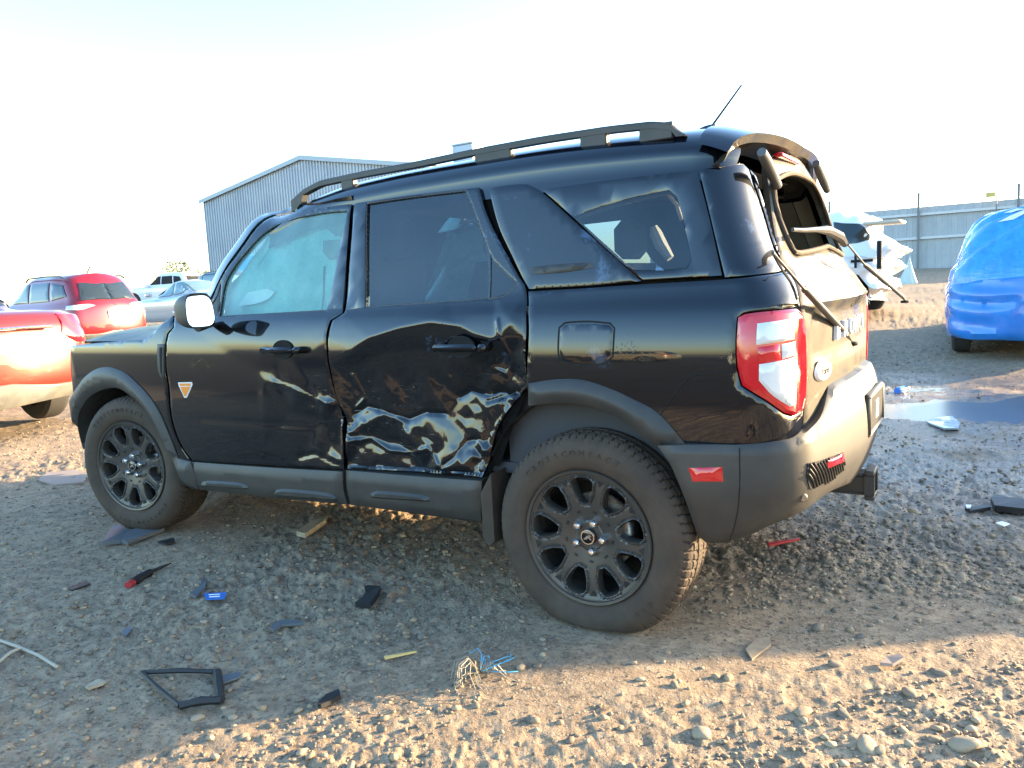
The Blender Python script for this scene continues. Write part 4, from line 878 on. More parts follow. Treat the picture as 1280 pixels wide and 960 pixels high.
# grab loop of the seat belt on the far pillar
V, F = tube([(2.77,0.5,1.393),(2.778,0.5,1.366),(2.796,0.5,1.324),(2.832,0.5,1.272)], .02, 8, rr=[.014,.024,.026,.016]); mk('belt_trim', V, F, 'cream', car)
V, F = tube([(2.495,0.36,1.449),(2.589,0.36,1.469),(2.7,0.36,1.489),(2.813,0.36,1.497),(2.88,0.36,1.487),(2.911,0.36,1.449),(2.927,0.36,1.396)], .007, 6); mk('headliner_edge', V, F, 'cream', car)
# curtain air bag behind the front and partly the rear glass
ab = arr([(0.7261,1.115),(0.7137,1.218),(0.7516,1.328),(0.9089,1.586),(0.9183,1.812),(1.548,1.564),(1.529,1.419),(1.515,1.295),(1.51,1.125)])
V, F = patch(body, ab, sp=.03, off=-.075, bev=None, thick=0, disp=lambda u, v, d: .03 * np.sqrt(np.clip(d, 0, .1) / .1) + .006 * np.sin(u * 38 + v * 9)); mk('curtain_airbag', V, F, 'airbag', car)
V, F = patch(bodyR, ab, sp=.06, off=-.075, bev=None, thick=0, disp=lambda u, v, d: .03 * np.sqrt(np.clip(d, 0, .1) / .1)); mk('curtain_airbag', V, F, 'airbag', car)  # added on the far side to dim the sky seen through that window
# things seen between the bag and the glass: belt guide, tassel, white piece standing in for a lit patch
for nm, P, m, of in (('belt_guide', [(1.379,1.548),(1.501,1.531),(1.5,1.454),(1.439,1.456),(1.374,1.501)], 'cloth_grey', -.035), ('belt_guide', [(1.364,1.448),(1.48,1.437),(1.472,1.368),(1.417,1.36),(1.372,1.399)], 'cloth_grey', -.035), ('lit_patch', [(0.8588,1.18),(0.9201,1.24),(1.053,1.252),(1.103,1.236),(1.07,1.209),(0.9784,1.188)], 'badge_white', -.03), ('belt_strap', [(1.463,1.362),(1.478,1.361),(1.475,1.244),(1.461,1.245)], 'cloth_grey', -.034), ('bag_seam', [(1.387,1.336),(1.394,1.335),(1.412,1.15),(1.405,1.151)], 'cloth_grey', -.034)):
    V, F = patch(body, arr(P), sp=.03, off=of, bev=None, thick=.004); mk(nm, V, F, m, car)
# steering wheel
V = []; F = []
V, F = tube([(.98 + .07 * math.sin(t) * .5, .55 + .18 * math.cos(t), 1.02 + .17 * math.sin(t)) for t in [2*math.pi*i/24 for i in range(25)]], .015, 8, cap=False); mk('steering_wheel', V, F, 'cloth_black', car)
mk('dashboard', *box(.55, .90, .20, 1.69, .80, 1.08, .06), 'cloth_black', car)

# ================================================================== wheels
RO, RI = .368, .240
mat('lip_paint', (.075,.068,.060), .32, coat=.3)
def wheel(cx, cy, cz, side, flat=False, turn=0, rot=0):
    """tyre and rim parts round the hub at cx, cz; outer face at y=cy (side 1) or mirrored"""
    hub = bpy.data.objects.new('wheel', None); COL.objects.link(hub); hub.parent = car; hub.location = (cx - 1.335, cy - .943, cz); hub.rotation_euler = (0, 0, turn + (math.pi if side < 0 else 0))
    # tyre, outer face looks towards -y; profile (radius, y)
    prof = [(.232,.055),(.236,.020),(.245,.008),(.262,.0),(.290,-.006),(.315,-.004),(.338,.006),(.350,.016),(.358,.024),(.364,.036),(.367,.050),(.368,.075),(.369,.105),(.369,.12),(.369,.135),(.368,.165),(.367,.19),(.364,.204),(.358,.216),(.345,.228),(.31,.245),(.27,.24),(.232,.19)]
    dens = []
    for i in range(len(prof) - 1):
        k = 5 if 6 <= i <= 18 else 2
        for j in range(k): t = j / k; dens.append((prof[i][0]*(1-t)+prof[i+1][0]*t, prof[i][1]*(1-t)+prof[i+1][1]*t))
    dens.append(prof[-1]); N = 468; D = np.array(dens); A = np.arange(N) * 2 * math.pi / N
    Rr, AA = np.meshgrid(D[:, 0], A); Yy = np.meshgrid(D[:, 1], A)[0]
    mid = .12; w = (Yy - mid)
    tread = (Rr > .349); blk = A[:, None] * 72 / (2 * math.pi)
    ph = (blk + .9 * np.sign(w) * np.abs(w) * 9) % 1
    gro = (ph < .18) & (np.abs(w) > .028)
    lon = (np.abs(np.abs(w) - .028) < .005) | (np.abs(np.abs(w) - .066) < .0045)
    sip = (((blk * 2 + .3 * w * 40) % 1) < .12) & (np.abs(w) < .066) 
    dep = np.where(tread & (gro | lon), .008, 0) + np.where(tread & sip & ~gro & ~lon, .003, 0)
    ph2 = ((blk * 1) % 1); shoulder = (Rr > .333) & (Rr <= .352); dep = dep + np.where(shoulder & (ph2 < .14), .0030, 0)
    dep = np.where((Rr > .3) | True, dep, 0)
    R2 = Rr - dep; X = R2 * np.cos(AA); Z = R2 * np.sin(AA); Y = Yy.copy()
    # rings moulded in the side wall
    Y = Y - np.where((np.abs(Rr - .322) < .0025) & (Yy < .05), .0015, 0)
    if flat:
        g = -(cz - .004); low = Z < g + .09; t = np.clip((g + .09 - Z) / .10, 0, 1)
        Zc = np.where(Z < g + .055, g + .055 - (g + .055 - Z) * .0, Z)
        Z = np.maximum(Z, g + (Z - (-.369)) * .12)
        bul = t ** 1.5 * .030 * np.clip((.365 - Rr) / .1, 0, 1) * (Rr > .245); Y = Y + np.where(Yy < .12, -bul, bul)
    else:
        Z = np.maximum(Z, -(cz - .002))
    V = np.stack([X, Y, Z], -1).reshape(-1, 3); m = len(D)
    F = [(i*m+j, i*m+j+1, ((i+1) % N)*m+j+1, ((i+1) % N)*m+j) for i in range(N) for j in range(m - 1)]
    t = mk('tyre', V, F, 'rubber', hub, sharp=30)
    # side wall lettering
    if side > 0 :
        for s_, a0, r0, sz in (('CROSSCONTACT', 100, .300, .030), ('CROSSCONTACT', 285, .300, .024)):
            for i, ch in enumerate(s_):
                an = R(a0 - (i - (len(s_) - 1) / 2) * 6.4)
                o = text_mesh(ch, sz, .003, lambda x, y, h, an=an, r0=r0: (math.cos(an) * (r0 + y) + math.sin(an) * x, -.0062 - h, math.sin(an) * (r0 + y) - math.cos(an) * x), 'letter', 'rubber', t, res=2); o.location = (0, 0, 0)
    # rim face with nine windows
    n9 = 9; holes = []; tris_ = []
    for k in range(n9):
        a = R(90 + 8 + k * 40 + rot)
        def pp(r, da): return (r * math.cos(a + R(da)), r * math.sin(a + R(da)))
        holes.append(np.array([pp(.121, -5.4), pp(.121, 5.4), pp(.156, 10.9), pp(.194, 11.6), pp(.209, 8.2), pp(.211, 0.0), pp(.209, -8.2), pp(.194, -11.6), pp(.156, -10.9)]))
    def rc(P): return smooth_poly(P, .007, 24)
    outer = np.array([(.228 * math.cos(t_), .228 * math.sin(t_)) for t_ in np.linspace(0, 2*math.pi, 120, endpoint=False)])
    H = [rc(h) for h in holes]; Q, T, loops, L = tri(outer, H, .0055, .004, rings=[.0035, .0065, .0105])
    rr_ = np.hypot(Q[:, 0], Q[:, 1]); dh = np.min([dpoly(Q, h) for h in H], 0); an = np.degrees(np.arctan2(Q[:, 1], Q[:, 0]))
    y = .016 + .022 * np.clip(1 - (rr_ - .05) / .16, 0, 1) ** 1.3 * 0 + .020 * np.clip((.20 - rr_) / .15, 0, 1) ** 1.5
    y = y - .006 * np.clip((rr_ - .205) / .02, 0, 1)
    y = y + np.interp(dh, [0, .0035, .0065, .0105, .013], [.002, -.0045, -.0045, .0035, 0])
    y = y + np.where(rr_ < .052, -.004, 0)
    V = np.stack([Q[:, 0], y, Q[:, 1]], 1); F = []
    for f in T:
        a, b, c = V[f]; nn = np.cross(b - a, c - a); F.append(tuple(f) if nn[1] < 0 else tuple(f[::-1]))
    V = [tuple(v) for v in V]; es = {(f[i], f[(i+1) % 3]) for f in F for i in range(3)}; idx = {}
    for a, b in [e for e in es if (e[1], e[0]) not in es]:
        for i in (a, b):
            if i not in idx: idx[i] = len(V); V.append((V[i][0] * 1.0, V[i][1] + .035, V[i][2] * 1.0))
        F.append((b, a, idx[a], idx[b]))
    rim = mk('rim', V, F, 'rim_paint', hub, sharp=30)
    yf_ = lambda r_: .016 + .020 * max(0, (.20 - r_) / .15) ** 1.5 - .006 * min(1, max(0, (r_ - .205) / .02))
    for h in H:
        q = inset_hole(h[::2], .0060); V, F = tube([(p_[0], yf_(math.hypot(*p_)) + .0005, p_[1]) for p_ in list(q) + [q[0]]], .0028, 6, cap=False); o = mk('window_lip', V, F, 'lip_paint', rim); o.location = (0, 0, 0)
    for k in range(n9):
        a = R(90 + 8 + 20 + k * 40 + rot); q_ = lambda r_, d_: (r_ * math.cos(a + R(d_)), r_ * math.sin(a + R(d_)))
        o = mk('rim_pocket', *prism([q_(.190, 0), q_(.211, -4.2), q_(.211, 4.2)], .0142, .020, 'y'), 'liner', rim, smooth=False); o.location = (0, 0, 0)
        o = mk('rim_slot', *prism([q_(.087, -4.5), q_(.095, -4.2), q_(.095, 4.2), q_(.087, 4.5)], .0262, .031, 'y'), 'liner', rim, smooth=False); o.location = (0, 0, 0)
    lip = lathe([(.226, .010), (.229, .004), (.238, .002), (.241, .008), (.236, .03), (.22, .045)], (0, 0, 0), 72, 'y'); o = mk('rim_lip', *lip, 'rim_paint', rim); o.location = (0, 0, 0); lip = lathe([(.236, .03), (.215, .06), (.205, .20), (0, .21)], (0, 0, 0), 48, 'y'); o = mk('rim_barrel', *lip, 'liner', rim); o.location = (0, 0, 0)
    dk = lathe([(.02, .095), (.135, .095), (.14, .10), (.14, .115), (.02, .11)], (0, 0, 0), 48, 'y'); o = mk('brake_disc', *dk, 'rust', hub)
    o = mk('brake_caliper', *join(box(.07, .15, .06, .13, -.07, .07, .015)), 'steel', hub)
    V, F = lathe([(0, -.001), (.024, -.001), (.028, .002), (.029, .03)], (0, .018, 0), 32, 'y'); cap = mk('centre_cap', V, F, 'blackgloss', hub)
    V, F = lathe([(.0225, -.0025), (.0255, -.0025), (.0265, .001)], (0, .018, 0), 32, 'y'); o = mk('cap_ring', V, F, 'chrome', cap); o.location = (0, 0, 0)
    # small running horse emblem as a raised plate
    em = [(-.014,-.006),(-.010,-.002),(-.006,.001),(-.002,.006),(.003,.006),(.006,.011),(.010,.009),(.015,.005),(.012,.003),(.009,.003),(.010,-.002),(.014,-.008),(.010,-.009),(.006,-.004),(.001,-.003),(-.004,-.009),(-.007,-.009),(-.005,-.004),(-.010,-.009),(-.014,-.010)]
    V, F = prism(em, .0145, .0175, 'y'); o = mk('cap_emblem', V, F, 'steel', cap, smooth=False); o.location = (0, 0, 0)
    for k in range(5):
        a = R(90 - 20 + k * 72 + rot); V, F = lathe([(0, -.020), (.009, -.019), (.0145, -.012), (.0160, 0), (.0160, .02)], (.0545 * math.cos(a), .026, .0545 * math.sin(a)), 12, 'y'); mk('lug_nut', V, F, 'chrome', hub)
    return hub
wheel(2.67, .045, .325, 1, flat=True, rot=-4)
wheel(0, .050, .362, 1, turn=R(9), rot=11)
# far wheels: copies that share the meshes of the near ones
def copy_tree(o, parent=None):
    c = o.copy(); COL.objects.link(c)
    if parent is not None: c.parent = parent
    for ch in list(o.children): copy_tree(ch, c)
    return c
whs = [o for o in car.children if o.name.startswith('wheel') and o.type == 'EMPTY']
src = whs[1]
for cx in (0, 2.67):
    c = copy_tree(src); c.location = (cx - 1.335, 1.841 - .943, .362); c.rotation_euler = (0, 0, math.pi)

# ================================================================== terrain
def hash2(ix, iy, k=0):
    h = (ix.astype(np.int64) * 374761393 + iy.astype(np.int64) * 668265263 + k * 974634777) & 0x7fffffff
    h = ((h ^ (h >> 13)) * 1274126177) & 0x7fffffff; h = h ^ (h >> 16); return (h & 0xffffff) / float(0xffffff)
def vnoise(x, y, k=0):
    ix, iy = np.floor(x), np.floor(y); fx, fy = x - ix, y - iy; fx = fx * fx * (3 - 2 * fx); fy = fy * fy * (3 - 2 * fy)
    a, b, c, d = hash2(ix, iy, k), hash2(ix + 1, iy, k), hash2(ix, iy + 1, k), hash2(ix + 1, iy + 1, k)
    return (a * (1 - fx) + b * fx) * (1 - fy) + (c * (1 - fx) + d * fx) * fy - .5
def fbm(x, y, o=4, k=0):
    s = 0; a = 1
    for i in range(o):
        c, q = math.cos(i * 1.1), math.sin(i * 1.1); s = s + a * vnoise(c * x - q * y + i * 17.3, q * x + c * y, k + i); x, y = x * 2.07, y * 2.07; a *= .5
    return s
def domes(x, y, size, prob, k):
    """half-buried stones: rounded bumps of uneven size"""
    gx, gy = x / size, y / size; ix, iy = np.floor(gx), np.floor(gy); o = np.zeros_like(gx)
    for dx in (-1, 0, 1):
        for dy in (-1, 0, 1):
            jx, jy = ix + dx, iy + dy; cx = jx + .2 + .6 * hash2(jx, jy, k); cy = jy + .2 + .6 * hash2(jx, jy, k + 1); r = .25 + .33 * hash2(jx, jy, k + 2); on = hash2(jx, jy, k + 3) < prob
            a = hash2(jx, jy, k + 4) * 3.14; c, q = np.cos(a), np.sin(a); u, v = (gx - cx) * c + (gy - cy) * q, -(gx - cx) * q + (gy - cy) * c; d2 = (u / r) ** 2 + (v / (r * .7)) ** 2
            o = np.maximum(o, np.where(on & (d2 < 1), np.sqrt(np.maximum(0, 1 - d2)) * r * size * .55, 0))
    return o
def sm(x, a, b): t = np.clip((x - a) / (b - a), 0, 1); return t * t * (3 - 2 * t)
def pud(x, y):
    """1 inside the puddle"""
    w = fbm(x * 1.3, y * 1.3, 5, 40) * 1.3
    d = ((x - 4.5 + .2 * y * 0) / 2.0) ** 2 + ((y - 5.45) / 1.05) ** 2
    return 1 - sm(d + w, .65, 1.15)
def hgt(x, y):
    g = gz(x, y)
    und = fbm(x * .55, y * .55, 3, 1) * .05 + fbm(x * 2.1, y * 2.1, 3, 5) * .018
    lump = np.abs(fbm(x * 9, y * 9, 4, 9)) * .018 + fbm(x * 38, y * 38, 4, 13) * .013 + np.maximum(0, fbm(x * 19, y * 19, 3, 15)) * .020
    rough = .22 + .95 * sm(fbm(x * .8, y * .8, 2, 21), -.25, .3)
    # the trodden strip behind the rear wheel is smooth, the open ground nearest the viewer lumpy
    t = (x - 2.75) * .62 + (y - .15) * .78; s_ = (x - 2.75) * .78 - (y - .15) * .62
    smooth_strip = np.exp(-(np.clip(np.abs(s_ - .45) - .25, 0, None) / .22) ** 2) * sm(x, 2.4, 2.9) * (1 - sm(y, .6, 1.4)) * (1 - sm(x, 4.3, 4.9))
    near = sm(x - y, 3.15, 3.5) * (1 - sm(y, .2, 1.0)); rough = rough * (1 - .9 * smooth_strip) + near * .38
    st = .8 * domes(x, y, .085, .22, 31) + domes(x + 3.3, y + 1.7, .045, .35, 41)
    band = np.exp(-((y - .95 - .10 * (x - 3)) / .55) ** 2) * sm(x, 2.9, 3.5) + .35
    h = und + lump * rough + st * np.minimum(1.0, band * .75) * (1 - smooth_strip)
    # ruts that run from left front to right rear
    rut = np.sin((y * .9 - x * .12) * 5.5 + fbm(x * .7, y * .7, 2, 55) * 5) ; h = h + np.where((x > 2.7) & (y > 1.2) & (y < 9), rut * .015, 0)
    for (wx, wy, r) in ((0, .17, .22), (2.67, .17, .24), (0, 1.72, .25), (2.67, 1.72, .25)):
        d = np.sqrt(((x - wx) / 1.15) ** 2 + (y - wy) ** 2); h = h * sm(d, r * .7, r * 1.7) - .004 * (1 - sm(d, r * .7, r * 1.7))
    p = pud(x, y); h = h * (1 - .45 * p) - .020 * p
    fade = 1 - sm(np.hypot(x - 3, y), 30, 60); return g + h * fade
def ground_sheet():
    az0 = math.atan2(-.527982, .840308)
    a = [0.0]
    def step(t):
        d = abs((t + math.pi) % (2 * math.pi) - math.pi)
        return R(.10) if d < R(37) else (R(.5) if d < R(50) else R(4))
    A = []; t = -math.pi
    while t < math.pi - 1e-6: A.append(t); t += step(t)
    A = np.array(A) + az0
    rad = [0, .5, .8, 1.0]
    while rad[-1] < 14: rad.append(rad[-1] * 1.0062)
    while rad[-1] < 60: rad.append(rad[-1] * 1.02)
    while rad[-1] < 1500: rad.append(rad[-1] * 1.25)
    Rr = np.array(rad[1:]); X = CAM.x + np.outer(Rr, np.sin(A)); Y = CAM.y + np.outer(Rr, np.cos(A)); Z = hgt(X, Y)
    m = len(A); V = np.concatenate([[[CAM.x, CAM.y, float(hgt(np.array([CAM.x]), np.array([CAM.y]))[0])]], np.stack([X, Y, Z], -1).reshape(-1, 3)])
    i = np.arange(len(Rr) - 1)[:, None]; j = np.arange(m)[None, :]; jn = (j + 1) % m
    Q = np.stack([1 + i * m + j + 0 * jn, 1 + i * m + jn + 0 * j, 1 + (i + 1) * m + jn, 1 + (i + 1) * m + j], -1).reshape(-1, 4)[:, ::-1]
    T = np.stack([np.zeros(m, int), 1 + (np.arange(m) + 1) % m, 1 + np.arange(m)], 1)
    me = bpy.data.meshes.new('ground'); me.vertices.add(len(V)); me.vertices.foreach_set('co', V.astype(np.float32).ravel())
    nl = len(Q) * 4 + len(T) * 3; me.loops.add(nl); me.loops.foreach_set('vertex_index', np.concatenate([Q.ravel(), T.ravel()]).astype(np.int32))
    me.polygons.add(len(Q) + len(T)); me.polygons.foreach_set('loop_start', np.concatenate([np.arange(len(Q)) * 4, len(Q) * 4 + np.arange(len(T)) * 3]).astype(np.int32))
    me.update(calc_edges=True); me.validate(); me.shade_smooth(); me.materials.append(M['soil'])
    o = bpy.data.objects.new('ground', me); COL.objects.link(o); o['kind'] = 'structure'; return o
def soil():
    m = bpy.data.materials.new('soil'); m.use_nodes = True; n = m.node_tree.nodes; L = m.node_tree.links; b = n['Principled BSDF']
    tc = n.new('ShaderNodeTexCoord'); P = tc.outputs['Object']
    def noise(s, d=5, r=.6):
        t = n.new('ShaderNodeTexNoise'); t.inputs['Scale'].default_value = s; t.inputs['Detail'].default_value = d; t.inputs['Roughness'].default_value = r; L.new(P, t.inputs['Vector']); return t.outputs[0]
    def ramp(src, lo, hi, o0=0, o1=1):
        r = n.new('ShaderNodeMapRange'); L.new(src, r.inputs[0]); r.inputs[1].default_value = lo; r.inputs[2].default_value = hi; r.inputs[3].default_value = o0; r.inputs[4].default_value = o1; return r.outputs[0]
    def mix(f, a, c):
        x = n.new('ShaderNodeMix'); x.data_type = 'RGBA'; L.new(f, x.inputs[0])
        for k, q in ((6, a), (7, c)):
            if isinstance(q, tuple): x.inputs[k].default_value = (*q, 1)
            else: L.new(q, x.inputs[k])
        return x.outputs[2]
    def math_(op, a, c):
        x = n.new('ShaderNodeMath'); x.operation = op
        for k, q in ((0, a), (1, c)):
            if isinstance(q, (int, float)): x.inputs[k].default_value = q
            else: L.new(q, x.inputs[k])
        return x.outputs[0]
    c = mix(ramp(noise(1.3, 6, .7), .35, .7), (.300,.212,.132), (.195,.145,.098))
    c = mix(ramp(noise(16, 6, .7), .42, .68), c, (.43,.315,.20))
    c = mix(ramp(noise(48, 4, .7), .52, .68), c, (.085,.064,.045))
    vo = n.new('ShaderNodeTexVoronoi'); vo.inputs['Scale'].default_value = 60; L.new(P, vo.inputs['Vector'])
    stone = ramp(vo.outputs['Distance'], .34, .22); pick = ramp(vo.outputs['Color'], .55, .6); f = math_('MULTIPLY', stone, pick)
    cs = n.new('ShaderNodeMix'); cs.data_type = 'RGBA'; L.new(vo.outputs['Color'], cs.inputs[0]); cs.inputs[6].default_value = (.21,.175,.14,1); cs.inputs[7].default_value = (.42,.345,.26,1)
    c = mix(math_('MULTIPLY', f, .75), c, cs.outputs[2])
    # wet ground towards the puddle and along the churned track behind the car
    sp = n.new('ShaderNodeSeparateXYZ'); L.new(P, sp.inputs[0])
    wy = math_('MULTIPLY', ramp(sp.outputs['Y'], 1.0, 2.6), ramp(sp.outputs['Y'], 8.5, 6.6)); wx = ramp(sp.outputs['X'], .3, 1.8)
    wet = math_('MULTIPLY', math_('MULTIPLY', wy, wx), ramp(noise(1.7, 5, .6), .26, .50))
    c = mix(math_('MULTIPLY', wet, .55), c, (.075,.068,.062))
    # shade painted into the ground behind the viewer, darkens the car's reflections
    refl_shade = math_('MULTIPLY', ramp(math_('ADD', sp.outputs['Y'], noise(.6, 3, .6)), -2.7, -3.4), ramp(math_('ADD', sp.outputs['Y'], noise(.6, 3, .6)), -46, -42)); c = mix(refl_shade, c, (.045,.038,.032))
    L.new(c, b.inputs['Base Color']); L.new(ramp(wet, 0, 1, .92, .18), b.inputs['Roughness']); b.inputs['Specular IOR Level'].default_value = .4
    hgt_ = math_('ADD', math_('MULTIPLY', noise(75, 5, .7), .6), math_('MULTIPLY', f, .35)); hgt_ = math_('ADD', hgt_, math_('MULTIPLY', noise(210, 3, .7), .25))
    bu = n.new('ShaderNodeBump'); bu.inputs['Strength'].default_value = .85; bu.inputs['Distance'].default_value = .012; L.new(hgt_, bu.inputs['Height']); L.new(bu.outputs[0], b.inputs['Normal'])
    M['soil'] = m
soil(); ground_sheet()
# water lying in the hollow
mat('water', (.13,.125,.10), .24, spec=.6, ior=1.33, bump=(3,.06,.01))
def wsheet():
    xs = np.linspace(1.6, 7.5, 60); ys = np.linspace(3.9, 7.0, 50); V = [(x, y, -.009) for x in xs for y in ys]; F = []
    P = pud(*np.meshgrid(xs, ys, indexing='ij')) > .05
    for i in range(59):
        for j in range(49):
            if P[i, j] or P[i+1, j] or P[i, j+1] or P[i+1, j+1]: F.append((i*50+j, (i+1)*50+j, (i+1)*50+j+1, i*50+j+1))
    return V, F
o = mk('puddle_water', *wsheet(), 'water'); o['kind'] = 'structure'
# ------------------------------------------------------------------ stones
def stone_mesh(seed, sub=2):
    import bmesh
    bm = bmesh.new(); bmesh.ops.create_icosphere(bm, subdivisions=sub, radius=1); r = random.Random(seed)
    ax = [Vector((r.gauss(0,1), r.gauss(0,1), r.gauss(0,1))).normalized() for _ in range(11)]; hh = [r.uniform(.55, .9) for _ in range(11)]; sc = (1, r.uniform(.62,.85), r.uniform(.42,.62))
    V = []
    for v in bm.verts:
        p = v.co.copy()
        for a, h in zip(ax, hh):
            d = p.dot(a)
            if d > h: p -= a * (d - h) * .92
        V.append((p.x * sc[0], p.y * sc[1], p.z * sc[2]))
    F = [tuple(v.index for v in f.verts) for f in bm.faces]; bm.free(); return V, F
for i, c in enumerate(((.28,.20,.13), (.21,.165,.12), (.36,.26,.16), (.37,.285,.19), (.16,.125,.092))): mat('stone%d' % i, c, .85, noise=(30, tuple(q * .7 for q in c), .4, .7), bump=(60,.4,.003))
SM = []
for s_ in range(6):
    V, F = stone_mesh(s_ + 3, 2); ms = []
    for k in range(5):
        me = bpy.data.meshes.new('stone'); me.from_pydata(V, [], F); me.shade_smooth(); me.materials.append(M['stone%d' % k]); ms.append(me)
    SM.append(ms)
rs = random.Random(11)
def zg(x, y): return float(hgt(np.array([float(x)]), np.array([float(y)]))[0])
def put_stone(x, y, r, k, label=None, name='stone', group='loose stones lying in the yard', flat=1):
    o = bpy.data.objects.new(name, SM[rs.randrange(6)][k]); COL.objects.link(o); o.location = (x, y, zg(x, y) + r * .08); o.scale = (r, r, r * flat); o.rotation_euler = (rs.uniform(-.3,.3), rs.uniform(-.3,.3), rs.uniform(0,6.28))
    tag(o, label or 'small rounded stone half buried among the loose gravel', 'stone', group); return o
named = [([(1.843,-0.7128)], .026, 3, 'tan oval stone beside the black triangular window frame'), ([(1.884,-0.9604)], .022, 3, 'small pale stone just below the triangular window frame'), ([(1.861,-0.01489)], .026, 3, 'pale stone beside the scrap of black cloth'),
 ([(2.607,-0.3119)], .026, 3, 'cream stone at the shadow edge by the tuft of blue wires'), ([(3.221,-0.4129)], .038, 3, 'pale flat stone in the sunlit ground right of the viewer, nearest the bottom edge'), ([(3.434,-0.1973)], .030, 2, 'tan stone with a long shadow in the sunlit dirt'), ([(3.813,-0.1887)], .042, 3, 'large pale stone in the bottom right corner of the sunlit dirt'), ([(3.199,-0.09313)], .024, 2, 'round brown stone lying alone in the smooth strip'),
 ([(3.506,0.3499)], .022, 1, 'grey stone lying alone on the smooth strip near the gravel band'), ([(3.934,0.8726)], .034, 3, 'largest pale stone in the gravel band at the right edge'), ([(1.749,0.2249)], .022, 3, 'pale stone below the mud flap of the rear wheel'), ([(1.7,0.5041)], .024, 2, 'brown stone lying just under the sill'), ([(2.161,-0.251)], .028, 1, 'grey rounded stone with a dark hollow beside it'), ([(3.608,-0.2966)], .040, 3, 'pale stone lowest in the sunlit dirt beside the large corner stone'),
 ([(3.829,1.255)], .036, 1, 'wide grey stone on top of the gravel band'), ([(3.518,0.7818)], .026, 2, 'paired brown stone in the middle of the gravel band'), ([(2.311,-0.9548)], .020, 3, 'tiny white stone low in the sunlit ground'), ([(3.636,-0.2997)], .020, 2, 'tan pebble touching the pale stone at the bottom edge')]
for q, r_, k, lb in named: put_stone(q[0][0], q[0][1], r_, k, lb)
cnt = 0
band_px = [(2.846,0.9865),(3.239,0.7112),(3.526,0.6455),(3.772,0.6839),(3.933,0.6917),(3.946,1.464),(3.609,1.218)]
while cnt < 250:
    if cnt < 150:
        x = rs.uniform(3.0, 4.9); y = .95 + .10 * (x - 3) + rs.gauss(0, .38); r_ = rs.choice((.014,.017,.021,.026,.031)) ; k = rs.choice((0,1,1,0,2))
    else:
        x = rs.uniform(-.5, 4.5); y = rs.uniform(-1.3, .5); r_ = rs.choice((.010,.013,.016,.020)); k = rs.choice((0,1,2,3,2))
        if y > -.05 and x < 3.2: y -= 1.0
    if (x - CAM.x) ** 2 + (y - CAM.y) ** 2 < 1.2: continue
    put_stone(x, y, r_, k); cnt += 1
# fine gravel that nobody could count: one mesh
def gravel():
    g = np.random.default_rng(5); VS = []; FS = []; base = [stone_mesh(s, 1) for s in (30, 31, 32, 33)]; base = [(np.array(v), np.array(f)) for v, f in base]; off = 0
    N = 30000
    # density falls with distance from the viewer
    rad = 1.15 + (g.random(N) ** 1.7) * 11; an = math.atan2(-.527982, .840308) + (g.random(N) - .5) * R(78); X = CAM.x + rad * np.sin(an); Y = CAM.y + rad * np.cos(an)
    N2 = 5000; X = np.concatenate([X, 3.0 + g.random(N2) * 2.1]); Y = np.concatenate([Y, .95 + .2 * (X[N:] - 3) * .5 + g.normal(0, .45, N2)])
    Z = hgt(X, Y); k = (pud(X, Y) < .45) & (g.random(len(X)) < .35 + 1.2 * np.clip(fbm(X * 1.5, Y * 1.5, 3, 77) + .4, 0, 1))
    t = (X - 2.75) * .78 - (Y - .15) * .62; k &= ~((np.abs(t - .45) < .3) & (X > 2.6) & (X < 4.6) & (Y < .8) & (g.random(len(X)) < .85))
    for (wx, wy) in ((0, .17), (2.67, .17)): k &= np.hypot((X - wx) / 1.3, Y - wy) > .24
    X, Y, Z = X[k], Y[k], Z[k]; S = .0035 + g.exponential(.0032, len(X)) ; S = np.minimum(S, .018) * (1 + .04 * np.hypot(X - CAM.x, Y - CAM.y)); TH = g.random(len(X)) * 6.28; col = g.random(len(X))
    mi = []
    for i in range(len(X)):
        v, f = base[i % 4]; c, s = math.cos(TH[i]), math.sin(TH[i]); w = v * S[i]; VS.append(np.stack([X[i] + c * w[:, 0] - s * w[:, 1], Y[i] + s * w[:, 0] + c * w[:, 1], Z[i] + w[:, 2] + S[i] * .2], 1)); FS.append(f + off); off += len(v); mi += [int(col[i] * 5)] * len(f)
    V = np.concatenate(VS); F = np.concatenate(FS); me = bpy.data.meshes.new('gravel'); me.vertices.add(len(V)); me.vertices.foreach_set('co', V.astype(np.float32).ravel()); me.loops.add(F.size); me.loops.foreach_set('vertex_index', F.astype(np.int32).ravel())
    me.polygons.add(len(F)); me.polygons.foreach_set('loop_start', (np.arange(len(F)) * 3).astype(np.int32)); me.update(calc_edges=True); me.shade_smooth()
    for q in range(5): me.materials.append(M['stone%d' % q])
    me.polygons.foreach_set('material_index', np.array(mi, np.int32)); o = bpy.data.objects.new('gravel', me); COL.objects.link(o); o['kind'] = 'stuff'; tag(o, 'fine brown and grey gravel scattered over the dirt yard', 'gravel')
gravel()

